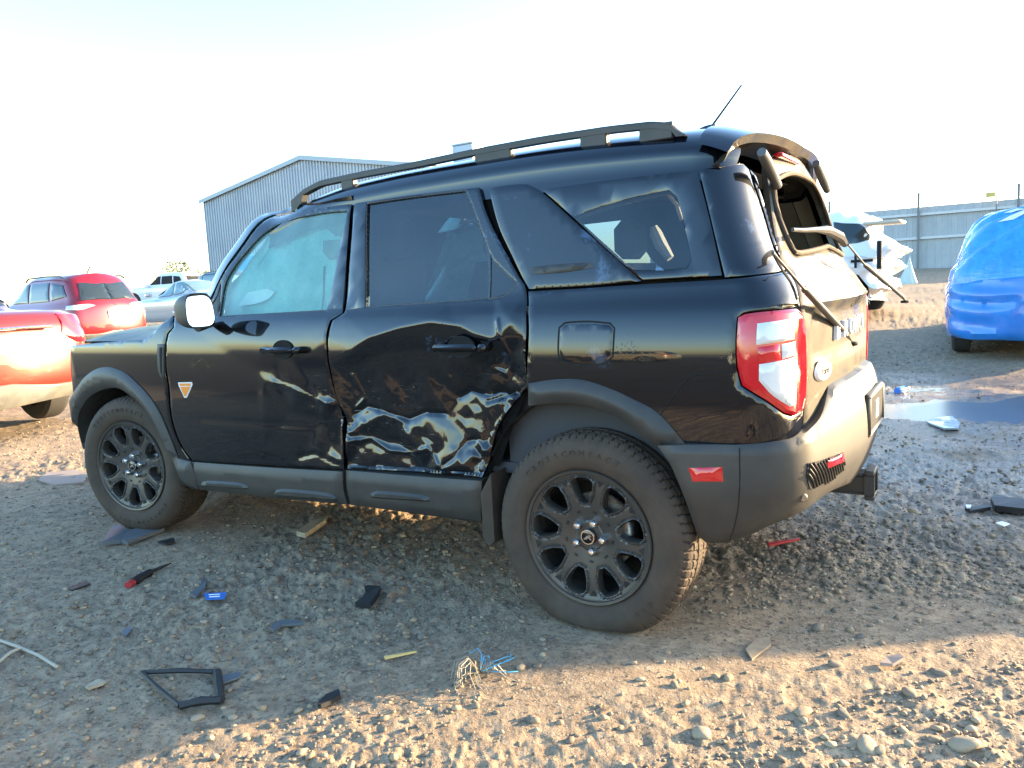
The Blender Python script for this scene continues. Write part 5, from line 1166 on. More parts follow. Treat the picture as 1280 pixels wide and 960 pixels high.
# ================================================================== other vehicles
SUVC = dict(yc=.92, L=4.5, wb=2.69, wr=.345,
    prof=[(.18,.14,.22),(.32,.08,.32),(.5,.05,.5),(.75,.03,.75),(.92,.035,.92),(1.02,.07,1.0),(1.10,.11,1.06),(1.3,.155,1.27),(1.5,.215,1.48),(1.58,.27,1.56),(1.66,.36,1.61),(1.8,.55,1.64),(2.1,.92,1.655)],
    xr=[(.18,3.45),(.45,3.60),(.75,3.58),(1.02,3.53),(1.10,3.50),(1.5,3.22),(1.66,3.10),(2.1,3.05)], xf=[(.18,-.78),(.5,-.86),(.8,-.84),(.92,-.75),(1.0,-.3),(1.10,.62),(1.5,1.25),(1.66,1.45),(2.1,1.5)],
    win=[[(.85,1.13),(1.30,1.46),(1.72,1.50),(1.74,1.13)], [(1.80,1.13),(1.79,1.50),(2.48,1.50),(2.55,1.14)], [(2.62,1.15),(2.55,1.49),(2.92,1.44),(3.10,1.22)]],
    rw=(1.12,1.46,.62,.50), ws=(1.13,1.50), lamp=[(-.98,1.00),(-.62,1.03),(-.42,.99),(-.66,.90),(-.97,.91)], plate=(.80,.70), hood=.0)
SEDC = dict(yc=.92, L=4.8, wb=2.75, wr=.335,
    prof=[(.18,.14,.20),(.30,.08,.30),(.5,.05,.5),(.7,.03,.7),(.82,.035,.82),(.90,.07,.89),(.98,.12,.925),(1.10,.17,.955),(1.2,.20,1.05),(1.4,.27,1.26),(1.5,.33,1.36),(1.6,.45,1.41),(2.0,.92,1.435)],
    xr=[(.18,3.62),(.45,3.78),(.75,3.76),(.86,3.72),(.94,3.62),(1.02,3.25),(1.10,2.95),(1.4,2.35),(1.5,2.15),(1.6,2.05),(2.0,2.0)], xf=[(.18,-.80),(.5,-.90),(.7,-.86),(.82,-.70),(.95,-.1),(1.10,.70),(1.5,1.45),(1.6,1.6),(2.0,1.7)],
    win=[[(.95,1.14),(1.45,1.46),(1.80,1.48),(1.82,1.14)], [(1.88,1.14),(1.87,1.48),(2.20,1.45),(2.62,1.16)]],
    rw=(1.14,1.48,.60,.46), ws=(1.13,1.48), lamp=[(-.98,.88),(-.60,.90),(-.50,.80),(-.62,.74),(-.97,.74)], plate=(.80,.70), hood=.0, dz=([(-1,-.06),(.8,-.02),(1.6,0),(2.8,.10),(3.8,.13)], .70, .95))
mat('far_glass', (.02,.03,.035), .08, coat=.5)
mat('far_glass_pale', (.12,.20,.21), .1, coat=.6)
mat('plate_white', (.72,.72,.70), .4, noise=(60,(.25,.28,.4),.62,.66))
mat('trim_grey', (.16,.16,.15), .45, noise=(8,(.28,.25,.2),.45,.8))
mat('far_tyre', (.035,.033,.03), .8)
mat('far_rim', (.33,.33,.33), .35, metal=.8)
mat('cabin_black', (.015,.015,.016), .9)
paint('red_gold', (.19,.020,.010), metal=.3, lo=.62, hi=1.1, dirt=(.5,.36,.2), droplets=False, rough=.3)
paint('red_suv', (.22,.003,.006), metal=.15, lo=.75, hi=1.15, droplets=False, rough=.28)
paint('silver', (.52,.53,.56), metal=.45, lo=.7, hi=1.1, droplets=False, rough=.3)
paint('white_car', (.72,.73,.74), lo=.62, hi=.95, dirt=(.5,.44,.34), droplets=False)
paint('grey_dark', (.05,.055,.06), metal=.3, lo=.7, hi=1.1, droplets=False)
paint('tan_car', (.42,.34,.22), metal=.2, lo=.7, hi=1.1, droplets=False)
def vehicle(name, label, cat, loc, rot, C, pm, glass='far_glass', group=None, rails=False, disp=None, rim='far_rim', wheels=True, body_only=False, body_name='body', lampm='red_lens', sc=1):
    org = ((C['L'] / 2 - .9), C['yc'])
    mkS = lambda sd: Shell(name, C['prof'], C['xr'], C['xf'], C['yc'], (.30,.24,.08), (.40,.40,.12), C.get('dz'), sd, loc, rot, org, bowr=(.05, 2.4), bowf=(.03, .3))
    A, B = mkS(1), mkS(-1); rt = root(name, label, cat, loc, rot, group, org); rt.scale = (sc, sc, sc)
    vm = A.vmax; v0 = .22; wb, wr = C['wb'], C['wr']
    bot = []
    for cx in (wb, 0):
        bot += [(cx + (wr + .06) * math.cos(t), wr + (wr + .06) * math.sin(t)) for t in np.linspace(-.35, math.pi + .35, 16)]
    P = np.array([(float(A.uc(v)) + .02, v) for v in (.3, .24)] + [(3.1, v0 + .06)] + bot + [(-.5, .26), (float(A.ufc(.24)) - .02, .24)] + [(float(A.ufc(v)) - .02, v) for v in np.linspace(.3, vm, 26)] + [(float(A.uc(v)) + .02, v) for v in np.linspace(vm, .36, 26)])
    def bp(sh):
        keep = Shell.uc
        return patch(sh, P, sp=.06, off=0, bev=None, thick=0, raw=True, disp=disp, opn=False)
    body_ = mk(body_name, *join(bp(A), bp(B)), pm, rt, sharp=50)
    def part(nm, sh, P, m, off=.006, par=None, **k):
        V, F = patch(sh, np.array(P), sp=.10, off=off, bev=(.01,.004), thick=.01, step=.06, disp=disp, **k); o = mk(nm, V, F, m, par or rt)
        if par: o.location = (0, 0, 0)
        return o
    for sh in (A, B):
        for w in C['win']: part('side_window', sh, w, glass, off=.014)
        o = np.array(C['lamp']); cu_ = float(A.uc(.85)); part('tail_lamp', sh, np.stack([o[:, 0] + cu_, o[:, 1]], 1), lampm, off=.012)
        fu = float(A.ufc(.7)); part('head_lamp', sh, [(fu + .35, .66), (fu + .35, .76), (fu + .95, .82), (fu + .92, .72)], 'clear_lens', off=.012)
    # rear and front screens across both halves
    va, vb, wa, wb_ = C['rw']; pr = []
    P1 = [(float(A.uc(vb)) - wb_, vb)] + [(float(A.uc(v)) + .02, v) for v in np.linspace(vb, va, 6)] + [(float(A.uc(va)) - wa, va)]
    q = [patch(s_, np.array(P1), sp=.05, off=.022, bev=None, thick=0, raw=True) for s_ in (A, B)]; mk('rear_window', *join(*q), glass, rt)
    va, vb = C['ws']; P1 = [(float(A.ufc(vb)) + .42, vb), (float(A.ufc(va)) + .60, va)] + [(float(A.ufc(v)) - .02, v) for v in np.linspace(va, vb, 6)]
    q = [patch(s_, np.array(P1), sp=.05, off=.022, bev=None, thick=0, raw=True) for s_ in (A, B)]; mk('windscreen', *join(*q), glass, rt)
    xr_ = float(A.XR(.45)); zl = C['plate'][1]; yc = C['yc']
    P2 = [(float(A.uc(v)) + .02, v) for v in (.25, .36, .45)] + [(3.35, .50), (3.15, .47), (3.15, .26)]
    q = [patch(s_, np.array(P2), sp=.1, off=.022, bev=None, thick=.03, raw=True) for s_ in (A, B)]; mk('lower_bumper', *join(*q), 'trim_grey', rt)
    pz = C['plate'][0]; px = float(A.XR(pz)); o = mk('number_plate', *box(px - .005, px + .022, yc - .155, yc + .155, zl, zl + .155, .006), 'plate_white', rt)
    if C is SEDC: mk('trunk_strip', *box(px - .01, px + .03, yc - .42, yc + .42, zl + .19, zl + .215, .008), 'chrome', rt)
    if rails:
        mk('antenna', *tube([(2.7, yc, 1.66), (2.85, yc, 1.80)], .012, 6), 'plastic', rt)
        for sy in (.27, 2 * yc - .27): mk('roof_rail', *tube([(1.5, sy, 1.53), (1.62, sy, 1.60), (2.3, sy, 1.615), (2.85, sy, 1.595), (2.98, sy, 1.54)], .016, 6), 'plastic', rt)
    mk('door_mirror', *box(.95, 1.12, -.13, .07, .98, 1.12, .04), pm, rt); mk('door_mirror', *box(.95, 1.12, 2 * yc - .07, 2 * yc + .13, .98, 1.12, .04), pm, rt)
    mk('underbody', *box(-.6, 3.2, .25, 2 * yc - .25, .22, .60), 'cabin_black', rt)
    if wheels:
        for cx in (0, wb):
            for sd in (1, -1):
                y0 = .04 if sd > 0 else 2 * yc - .04; f = lambda pr_: [(r_, h * sd) for r_, h in pr_]
                V, F = lathe(f([(0,.03),(.21,.02),(.225,.0),(wr-.03,-.005),(wr-.006,.02),(wr,.05),(wr,.18),(wr-.03,.21),(.2,.21)]), (cx, y0, wr), 32, 'y'); w = mk('wheel', V, F if sd < 0 else F, 'far_tyre', rt)
                V, F = lathe(f([(0,-.004),(.03,-.004),(.06,.012),(.19,.0),(.222,-.008),(.224,.02)]), (cx, y0, wr), 30, 'y'); o = mk('rim', V, F, rim, w); o.location = (0, 0, 0)
                for k in range(5):
                    a = k * 1.2566; c_, s_ = math.cos(a), math.sin(a); V, F = box(.075, .195, -.03, .03, -.006, .006); V = [(cx + x * c_ - y * s_, y0 + (z - .0) * sd + (.001 if sd > 0 else -.001), wr + x * s_ + y * c_) for x, y, z in V]; o = mk('spoke', V, F, 'cabin_black', w); o.location = (0, 0, 0)
    return rt
def place(C, rear_x, yc_, z=None, **k):
    """location for a vehicle that stands parallel to the black one with its tail at rear_x"""
    x = rear_x - (float(max(a[1] for a in C['xr'])) - (C['L'] / 2 - .9)); z = float(gz(x + 1.5, yc_)) if z is None else z; return (x, yc_, z)
vehicle('red_sedan', 'coppery red sedan cut off by the left edge, sunlit tail towards us', 'car', (-3.66 - 1.10 * 2.28, 1.20, .06), 0, SEDC, 'red_gold', rim='cabin_black', sc=1.10)
vehicle('red_suv', 'bright red SUV with dark rear window parked beyond the coppery sedan', 'car', (-13.0 - 1.09 * 2.25, 7.95, .20), 0, SUVC, 'red_suv', rails=True, sc=1.09, lampm='clear_lens')
vehicle('silver_sedan', 'silver sedan seen from its left side behind the black SUV mirror', 'car', (-17.4, 12.92, .47), 0, SEDC, 'silver', glass='far_glass_pale')
vehicle('grey_suv', 'dark grey SUV with roof rack standing behind the silver sedan', 'car', (-24.5, 19.3, .83), 0, SUVC, 'grey_dark', glass='far_glass_pale', rails=True)
vehicle('white_offroader', 'white stripped offroader with open window holes far back between red and silver cars', 'car', (-31.5, 22.0, 1.12), R(8), SUVC, 'white_car', glass='cabin_black')
# off to the right of the view: the vehicle whose shadow lies behind the black one; and the row behind the viewer that its paint mirrors
vehicle('parked_suv', 'dark grey SUV parked right of the view, casting its shadow over the wet yard', 'car', (7.0, 6.30, .0), R(-90), SUVC, 'grey_dark', sc=1.02)
vehicle('tan_suv', 'tan SUV parked in the row behind the viewer', 'car', (-3.5, -17.5, 0), R(4), SUVC, 'tan_car')
vehicle('grey_sedan', 'dark grey sedan parked in the row behind the viewer', 'car', (-10.5, -18.5, 0), R(-3), SEDC, 'grey_dark')
vehicle('white_sedan', 'white sedan parked in the row behind the viewer', 'car', (3.5, -18, 0), R(2), SEDC, 'white_car')
# ---- wrapped vehicle: a car under stretched blue film
WR = dict(SUVC); WR['prof'] = [(.30,.16,.20),(.42,.06,.26),(.6,.03,.55),(.9,.05,.90),(1.1,.10,1.10),(1.4,.20,1.42),(1.55,.28,1.58),(1.7,.42,1.68),(2.1,.92,1.74)]
WR['xr'] = [(.30,3.3),(.45,3.45),(.9,3.40),(1.1,3.34),(1.4,3.12),(1.7,2.85),(2.1,2.7)]; WR['xf'] = [(.30,-.7),(.9,-.8),(1.1,0),(1.5,1.0),(2.1,1.5)]
def film_mat():
    m = mat('blue_film', (.015,.20,.72), .22, coat=.7, coatr=.12); n = m.node_tree.nodes; L = m.node_tree.links; b = n['Principled BSDF']; tc = n.new('ShaderNodeTexCoord')
    mp = n.new('ShaderNodeMapping'); mp.inputs['Scale'].default_value = (2.2, 2.2, .7); mp.inputs['Rotation'].default_value = (.35, .25, 0); L.new(tc.outputs['Object'], mp.inputs[0])
    t = n.new('ShaderNodeTexNoise'); t.inputs['Scale'].default_value = 4; t.inputs['Detail'].default_value = 6; t.inputs['Distortion'].default_value = 1.2; L.new(mp.outputs[0], t.inputs['Vector'])
    r = n.new('ShaderNodeValToRGB'); r.color_ramp.elements[0].position = .36; r.color_ramp.elements[0].color = (.022,.24,.64,1); r.color_ramp.elements[1].position = .62; r.color_ramp.elements[1].color = (.035,.31,.76,1); L.new(t.outputs[0], r.inputs[0]); L.new(r.outputs[0], b.inputs['Base Color'])
    bu = n.new('ShaderNodeBump'); bu.inputs['Strength'].default_value = .5; bu.inputs['Distance'].default_value = .02; L.new(t.outputs[0], bu.inputs['Height']); m2 = n.new('ShaderNodeMapping'); m2.inputs['Scale'].default_value = (1.5, 1.5, 6); m2.inputs['Rotation'].default_value = (.5, -.5, 0); L.new(tc.outputs['Object'], m2.inputs[0])
    t2 = n.new('ShaderNodeTexNoise'); t2.inputs['Scale'].default_value = 2.6; t2.inputs['Detail'].default_value = 5; t2.inputs['Distortion'].default_value = .8; L.new(m2.outputs[0], t2.inputs['Vector'])
    b2 = n.new('ShaderNodeBump'); b2.inputs['Strength'].default_value = .35; b2.inputs['Distance'].default_value = .03; L.new(t2.outputs[0], b2.inputs['Height']); L.new(bu.outputs[0], b2.inputs['Normal'])
    L.new(b2.outputs[0], b.inputs['Normal']); L.new(b2.outputs[0], b.inputs['Coat Normal'])
film_mat(); mat('tape', (.75,.76,.78), .5, bump=(20,.6,.01))
wr_loc = (4.22, 10.45, .10)
def wdisp(u, v, d):
    # taut folds that fan out from the tape on the roof and from the lower hem
    lo = 1 / (1 + np.exp((v - .85) / .06)); f = u * 5 + (v - 2.2) * 2.2 * np.sin(u * 1.7)
    return .022 * lo * np.abs(np.sin(v * 19 + 1.5 * np.sin(u * 2.1) + u * 1.4)) ** .7 + .035 * (1 - lo) * np.abs(np.sin(f * 1.6 + 1.1 * np.sin(u * 2.3))) ** .7 + .012 * (1 - lo) * np.abs(np.sin(f * 6.1 + v)) 
def wrapped():
    org = (1.35, .92); A = Shell('wrap', WR['prof'], WR['xr'], WR['xf'], .92, (.34,.30,.12), (.4,.4,.12), None, 1, wr_loc, R(-90), org, bowr=(.05,2.4), bowf=(.03,.3)); B = Shell('wrapR', WR['prof'], WR['xr'], WR['xf'], .92, (.34,.30,.12), (.4,.4,.12), None, -1, wr_loc, R(-90), org, bowr=(.05,2.4), bowf=(.03,.3))
    rt = root('wrapped_car', 'car wound in blue plastic film with white tape on its roof', 'car', wr_loc, R(-90), None, org)
    P = np.array([(float(A.ufc(v)) - .02, v) for v in np.linspace(.34, 2.1, 24)] + [(float(A.uc(v)) + .02, v) for v in np.linspace(2.1, .36, 24)])
    P = np.vstack([P, [[3.2, .31], [2.7, .36], [2.0, .32], [1.2, .36], [.3, .31]]])
    q = [patch(s_, P, sp=.05, off=0, bev=None, thick=.03, raw=True, disp=wdisp) for s_ in (A, B)]; mk('film', *join(*q), 'blue_film', rt)
    mat('blue_film_double', (.020,.22,.64), .25, coat=.6, noise=(3,(.016,.16,.52),.4,.65))
    sk = lambda u, v, d: wdisp(u, v, d) + .012 + .020 * np.abs(np.sin(v * 21 + 2 * np.sin(u * 2.3) + .8 * u)) ** .7 * (v < .86)
    for s_ in (A, B):
        P2 = np.array([(float(s_.ufc(v)) - .02, v) for v in (.38, .6, .88)] + [(.6, .84), (1.6, .90), (2.4, .84), (2.9, .90)] + [(float(s_.uc(v)) + .02, v) for v in (.93, .6, .38)] + [(2.4, .36), (1.2, .40)])
        V, F = patch(s_, P2, sp=.035, off=0, bev=None, thick=0, raw=True, disp=sk); mk('film_skirt', V, F, 'blue_film_double', rt)
    for sh, u0, v0, w, h in ((A, 2.98, 1.72, .16, .12), (A, 3.06, 1.66, .05, .30), (A, 3.22, 1.70, .09, .08)):
        V, F = patch(sh, np.array([(u0 - w, v0 - h/2), (u0 + w, v0 - h/2 + .03), (u0 + w, v0 + h/2), (u0 - w, v0 + h/2 - .02)]), sp=.06, off=.012, bev=None, thick=0, disp=wdisp); mk('tape_strip', V, F, 'tape', rt)
    mk('underbody', *box(-.4, 3.1, .2, 1.64, .22, .55), 'cabin_black', rt)
    mk('bumper_edge', *join(*[tube(s_.local(np.linspace(2.6, float(A.uc(.35)), 24), np.full(24, .345), np.full(24, -.02)), .035, 8) for s_ in (A, B)]), 'plastic', rt)
    for cx in (0, 2.6):
        for y0, sd in ((.08, 1), (1.76, -1)):
            V, F = lathe([(0, .03*sd), (.2, .03*sd), (.22, 0), (.31, 0), (.335, .03*sd), (.335, .2*sd), (.2, .22*sd)], (cx, y0, .335), 28, 'y'); mk('wheel', V, F, 'far_tyre', rt)
wrapped()
# ---- white wreck behind the tailgate, its front torn open
WK = dict(SUVC)
wk_loc = (1.05, 14.4, .38)
def wk():
    org = (1.35, .92); A = Shell('wk', SUVC['prof'], SUVC['xr'], SUVC['xf'], .92, (.30,.24,.08), (.40,.40,.12), None, 1, wk_loc, 0, org, bowr=(.05,2.4), bowf=(.03,.3)); B = Shell('wkR', SUVC['prof'], SUVC['xr'], SUVC['xf'], .92, (.30,.24,.08), (.40,.40,.12), None, -1, wk_loc, 0, org, bowr=(.05,2.4), bowf=(.03,.3))
    return A, B
WKC = dict(SUVC); WKC['xr'] = [(.18,3.30),(.35,3.05),(.5,3.35),(.62,3.12),(.78,3.40),(.9,3.22),(1.02,3.48),(1.10,3.40),(1.28,3.10),(1.5,3.02),(1.66,2.8),(2.1,2.75)]
def wkdisp(u, v, d): k = sm(u, 2.2, 2.9); return k * (.16 * (wob(u, v, 8, 71)) + .07 * wob(u, v, 22, 73))
wkr = vehicle('white_wreck', 'white wrecked SUV with torn crumpled tail standing before the metal fence', 'car', (-.05, 13.75, .30), R(-4), WKC, 'white_car', disp=wkdisp, sc=1.2)
for b_ in [o for o in wkr.children if o.name.startswith(('underbody', 'rear_window', 'tail_lamp', 'number_plate', 'lower_bumper'))]: bpy.data.objects.remove(b_)
# hanging trim and bare structure on its torn tail
for bx, m_ in ((box(3.0, 3.5, .0, .5, 1.38, 1.43, .02), 'cream'), (box(3.2, 3.26, -.01, .05, .75, 1.15, .01), 'dark'), (box(2.85, 3.15, .0, .02, .86, .90, .005), 'dark'), (box(2.9, 2.93, -.01, .03, .78, .98, .005), 'dark')):
    mk('torn_trim', *bx, m_, wkr)
# ---- building
mat('siding', (.40,.44,.48), .5, metal=.2, noise=(.6,(.33,.37,.42),.4,.7)); mat('trim_metal', (.30,.34,.38), .45, metal=.2); mat('roof_blue', (.10,.30,.45), .4)
bld = root('metal_shed', 'long ribbed grey metal building with a low gable behind the black SUV', 'building', (-40.2, 48, 1.2), 0)
def rel(V, o): return [(v[0] - o[0], v[1] - o[1], v[2] - o[2]) for v in V]
BO = (-40.2, 48, 1.2); xl, xr_, ze, zr = -51.8, -28.4, 9.6, 11.55
def roofz(x): return ze + (zr - ze) * (1 - abs(x + 40.1) / 11.7)
n = 78; k = 0
for i in range(n):
    # each standing panel with a raised rib at its edge
    x0 = xl + (xr_ - xl) * i / n; x1 = xl + (xr_ - xl) * (i + 1) / n; V = []; pr = [(x0, 40.05), (x0 + .02, 39.97), (x0 + .07, 39.97), (x0 + .09, 40.05), (x1, 40.05)]
    for (x, y) in pr: V += [(x, y, .5), (x, y, roofz(x) - .02)]
    mk('siding_panel', rel(V, BO), [(2*j, 2*j+2, 2*j+3, 2*j+1) for j in range(4)], 'siding', bld, smooth=False)
mk('roof', rel([(xl-.3,39.8,ze-.05),(-40.1,39.8,zr+.1),(xr_+.3,39.8,ze-.05),(xl-.3,60,ze-.05),(-40.1,60,zr+.1),(xr_+.3,60,ze-.05),(xl-.3,39.8,ze-.25),(-40.1,39.8,zr-.15),(xr_+.3,39.8,ze-.25)], BO), [(0,1,4,3),(1,2,5,4),(6,7,1,0),(7,8,2,1)], 'roof_blue', bld, smooth=False)
mk('side_wall', rel(join(box(xr_-.02, xr_, 40.06, 60, .5, ze-.1), box(xl, xl+.02, 40.06, 60, .5, ze-.1))[0], BO), join(box(0,1,0,1,0,1), box(0,1,0,1,0,1))[1], 'siding', bld, smooth=False)
mk('gable_trim', rel([(xl-.3,39.78,ze-.30),(-40.1,39.78,zr-.2),(xr_+.3,39.78,ze-.30),(xl-.3,39.78,ze+.0),(-40.1,39.78,zr+.12),(xr_+.3,39.78,ze+.0)], BO), [(0,1,4,3),(1,2,5,4)], 'trim_metal', bld, smooth=False)
vx = [(-29.24,44.00,11.35),(-27.53,44.00,11.12),(-27.61,44.00,9.988)]
mk_v = root('storage_bin', 'pale grey metal box standing far off, just above the roof rail', 'container', (vx[0][0] + .9, 44.8, 1.3), 0)
w_ = vx[1][0] - vx[0][0]; mk('bin_shell', *box(-.9, w_ - .9, -.8, .8, 0, vx[0][2] - 1.3, .05), 'siding', mk_v); mk('bin_lid', *box(-.95, w_ - .85, -.85, .85, vx[0][2] - 1.3 + .003, vx[0][2] - 1.18, .03), 'trim_metal', mk_v)
# ---- fence
mat('fence_sheet', (.36,.39,.41), .5, metal=.1, noise=(1.5,(.28,.31,.34),.4,.7)); mat('fence_post', (.16,.17,.18), .6); mat('fence_rail', (.44,.47,.50), .4, metal=.2)
fx0, fx1, fy = -9.0, 26.0, 30.0
fn = root('sheet_fence', 'tall pale sheet metal fence with horizontal rails across the back', 'fence', (8.5, fy, 1.15), 0)
np_ = 74; wpan = (fx1 - fx0) / np_
def loc_(V): return [(v[0] - 8.5, v[1] - fy, v[2] - 1.15) for v in V]
pv, pf = box(0, wpan - .012, -.012, .012, 1.10, 3.36); pme = None
for i in range(np_):
    x = fx0 + i * wpan; V = [(0, 0, 0)]; 
    if pme is None:
        pts = []; 
        for t, y in ((0,0),(.02,-.014),(.05,-.014),(.07,0),(wpan/2-.03,0),(wpan/2,-.010),(wpan/2+.03,0),(wpan+.002,.001)): pts += [(t, y, 1.05 - 1.15), (t, y, 3.36 - 1.15)]
        o = mk('fence_panel', pts, [(2*j, 2*j+2, 2*j+3, 2*j+1) for j in range(7)], 'fence_sheet', fn, smooth=False); pme = o
    else: o = pme.copy(); COL.objects.link(o)
    o.location = (x - 8.5, 0, 0)
for z in (3.05, 2.20): mk('fence_rail', loc_(box(fx0, fx1, fy - .12, fy - .05, z, z + .09)[0]), box(0,1,0,1,0,1)[1], 'fence_rail', fn, smooth=False)
for i in range(12):
    x = 1.38 + (i - 3) * 3.02
    o = mk('fence_post', loc_(box(x - .04, x + .04, fy - .24, fy - .16, 1.1, 3.85)[0]), box(0,1,0,1,0,1)[1], 'fence_post', fn, smooth=False)
for z in (3.5, 3.65, 3.8): mk('barbed_wire', loc_(tube([(fx0, fy - .2, z), (8, fy - .2, z - .02), (fx1, fy - .2, z)], .006, 4)[0]), tube([(0,0,0),(1,0,0),(2,0,0)], .006, 4)[1], 'fence_post', fn)
sg = [(3.488,29.50,3.61),(3.701,29.50,3.454)]
sgn = root('small_sign', 'small yellow sign plate above the metal fence', 'sign', (sg[0][0] + .1, 29.5, 1.25), 0); mat('sign_yellow', (.55,.42,.12), .5)
mk('sign_plate', *box(-.14, .14, -.01, .01, sg[1][2] - 1.25, sg[0][2] - 1.25), 'sign_yellow', sgn); mk('sign_post', *tube([(.18, .02, -.1), (.18, .02, sg[0][2] - 1.0)], .02, 6), 'fence_post', sgn)
# ---- standing spike of plastic
cb = [(1.738,21.88)][0]; mat('pale_green', (.40,.52,.50), .5)
def spike(a, b):
    t = b * 2 * math.pi; r = .24 * (1 - a) ** 1.3 * (1 + .2 * math.sin(3 * t)); return (cb[0] + r * math.cos(t) + .06 * a, cb[1] + .5 * r * math.sin(t), float(gz(*cb)) - .02 + .78 * a)
o = mk('plastic_spike', *grid(spike, 8, 16), 'pale_green'); tag(o, 'pale green pointed plastic panel standing on the gravel before the fence', 'debris')
# ---- small yellow-green machine at the far left
ml = (-38.5, 15.0, 1.0)
mat('machine_green', (.24,.34,.20), .6); mch = root('loader', 'small green loader with cab and lamp mast at the far left edge', 'machine', ml, R(20))
mk('loader_body', *prism([(-1.5,.6),(1.3,.6),(1.5,1.1),(.6,1.3),(.4,1.5),(-1.4,1.4)], -.6, .6, 'y'), 'machine_green', mch)
mk('cab', *join(box(-.9, -.8, -.55, -.45, 1.3, 2.5), box(-.9, -.8, .45, .55, 1.3, 2.5), box(.3, .4, -.55, -.45, 1.3, 2.5), box(.3, .4, .45, .55, 1.3, 2.5), box(-1.0, .5, -.6, .6, 2.5, 2.6, .03)), 'machine_green', mch)
mk('lift_arm', *join(tube([(-1.0, .7, 1.4), (.9, .7, 1.9), (2.0, .7, .7)], .09, 6), tube([(-1.0, -.7, 1.4), (.9, -.7, 1.9), (2.0, -.7, .7)], .09, 6)), 'machine_green', mch)
for a_ in (-.9, .9):
    for b_ in (-.75, .75): mk('wheel', *lathe([(0,-.14),(.3,-.14),(.45,-.1),(.45,.1),(.3,.14),(0,.14)], (a_, b_, .45), 18, 'y'), 'far_tyre', mch)
mk('lamp_mast', *join(tube([(.9, 0, 1.3), (.9, 0, 2.9)], .05, 6), box(.75, 1.05, -.1, .1, 2.9, 3.15, .03)), 'dark', mch)
# ---- leafless bushes against the sky
mat('twig', (.15,.09,.045), .9)
def bush(label, c, w, h, nleaf, seed):
    r = random.Random(seed); V = []; F = []
    for i in range(nleaf):
        a = r.uniform(0, 6.28); q = r.random() ** .5; zz = r.random(); rad = q * w * (.35 + .65 * math.sin(min(1, zz * 1.3 + .12) * math.pi * .55)) * (1 - .35 * zz ** 3) * (1 + .22 * math.sin(3 * a + seed) + .12 * math.sin(7 * a))
        p = Vector((rad * math.cos(a), rad * math.sin(a), h * (.08 + .92 * zz))); d = Vector((r.gauss(0, 1), r.gauss(0, 1), r.gauss(.4, 1))).normalized() * r.uniform(.12, .30) * w / 2; s_ = d.cross(Vector((r.random(), r.random(), r.random()))).normalized() * .035 * w / 2
        k = len(V); V += [tuple(p - d), tuple(p + s_), tuple(p + d), tuple(p - s_)]; F.append((k, k+1, k+2, k+3))
    rt = root('bush', label, 'bush', c, 0); mk('crown', V, F, 'twig', rt, smooth=False)
    for i in range(7): a = i * .9; mk('branch', *tube([(0, 0, 0), (.2 * w * math.cos(a), .2 * w * math.sin(a), h * .35), (.5 * w * math.cos(a + .3), .5 * w * math.sin(a + .3), h * .8)], .05, 5, rr=[.09, .05, .02]), 'twig', rt)
bp1 = [(-47.62,34.00,3.399),(-47.47,34.00,4.327),(-49.02,34.00,3.649),(-46.19,34.00,3.5)]
bush('bare brown bush against the sky left of the metal building', (bp1[0][0], 34, 1.3), (bp1[3][0] - bp1[2][0]) * .5, bp1[1][2] - 1.3, 1500, 3)
bp2 = [(-47.56,36.00,3.252),(-47.50,36.00,3.671),(-48.86,36.00,3.622),(-46.21,36.00,3.482)]
bush('low flat brown bush hugging the building corner', (bp2[0][0], 36, 1.3), (bp2[3][0] - bp2[2][0]) * .55, bp2[1][2] - 1.3, 900, 8)
# blue covered car just visible past the windscreen pillar
bl = [(-25.92,21.00,3.302),(-26.45,21.00,2.687),(-25.25,21.00,2.621)]
bc = root('covered_car', 'car under bright blue plastic just visible past the windscreen pillar', 'car', (bl[0][0] + .6, 22, .9), R(6))
mk('cover', *grid(lambda a, b: ((-2.2 + 4.4 * b), -.95 + 1.9 * a, .3 + (bl[0][2] - 1.2) * math.sin(math.pi * min(1, max(0, a * .9 + .05))) ** .35 * (math.sin(math.pi * min(.97, max(.03, b)))) ** .45 + .04 * math.sin(b * 31 + a * 17)), 16, 28), 'blue_film', bc)
mk('underbody', *box(-1.9, 1.9, -.8, .8, 0, .5), 'cabin_black', bc)

# ================================================================== litter on the ground
mat('scrap_black', (.014,.014,.015), .55, bump=(40,.5,.004)); mat('scrap_grey', (.10,.11,.12), .55, bump=(40,.5,.004)); mat('card_blue', (.03,.16,.50), .35); mat('rope', (.42,.36,.27), .7); mat('wood', (.42,.33,.22), .8, noise=(25,(.26,.2,.13),.4,.7)); mat('sun_streak_yellow', (.72,.50,.18), .6); mat('strip_red', (.38,.03,.03), .4); mat('wire_blue', (.05,.32,.55), .4); mat('wire_pale', (.22,.19,.14), .5); mat('bottle_blue', (.03,.18,.62), .2, coat=.6); mat('ice', (.36,.38,.40), .25, coat=.4, bump=(12,.8,.02)); mat('rag_pink', (.28,.22,.18), .8)
def on(px, dz=0): return [Vector((x, y, zg(x, y) + dz)) for x, y in px]
def slab(name, label, cat, px, th, m, lift=.003, tilt=0, seg=1, group=None):
    P = [Vector((x, y)) for x, y in px]; c = sum(P, Vector((0, 0))) / len(P); z = max(zg(p.x, p.y) for p in P) * .4 + zg(c.x, c.y) * .6
    V, F = prism([(p.x - c.x, p.y - c.y) for p in P], lift, lift + th, 'z'); rq = random.Random(len(label)); bz = [rq.uniform(-.35, .9) * th for _ in P]; nP = len(V) // 2; V = [(x, y, h + tilt * x + .5 * bz[i % nP % len(bz)]) for i, (x, y, h) in enumerate(V)]
    o = mk(name, V, F, m, None, smooth=False, loc=(c.x, c.y, z)); tag(o, label, cat, group); return o
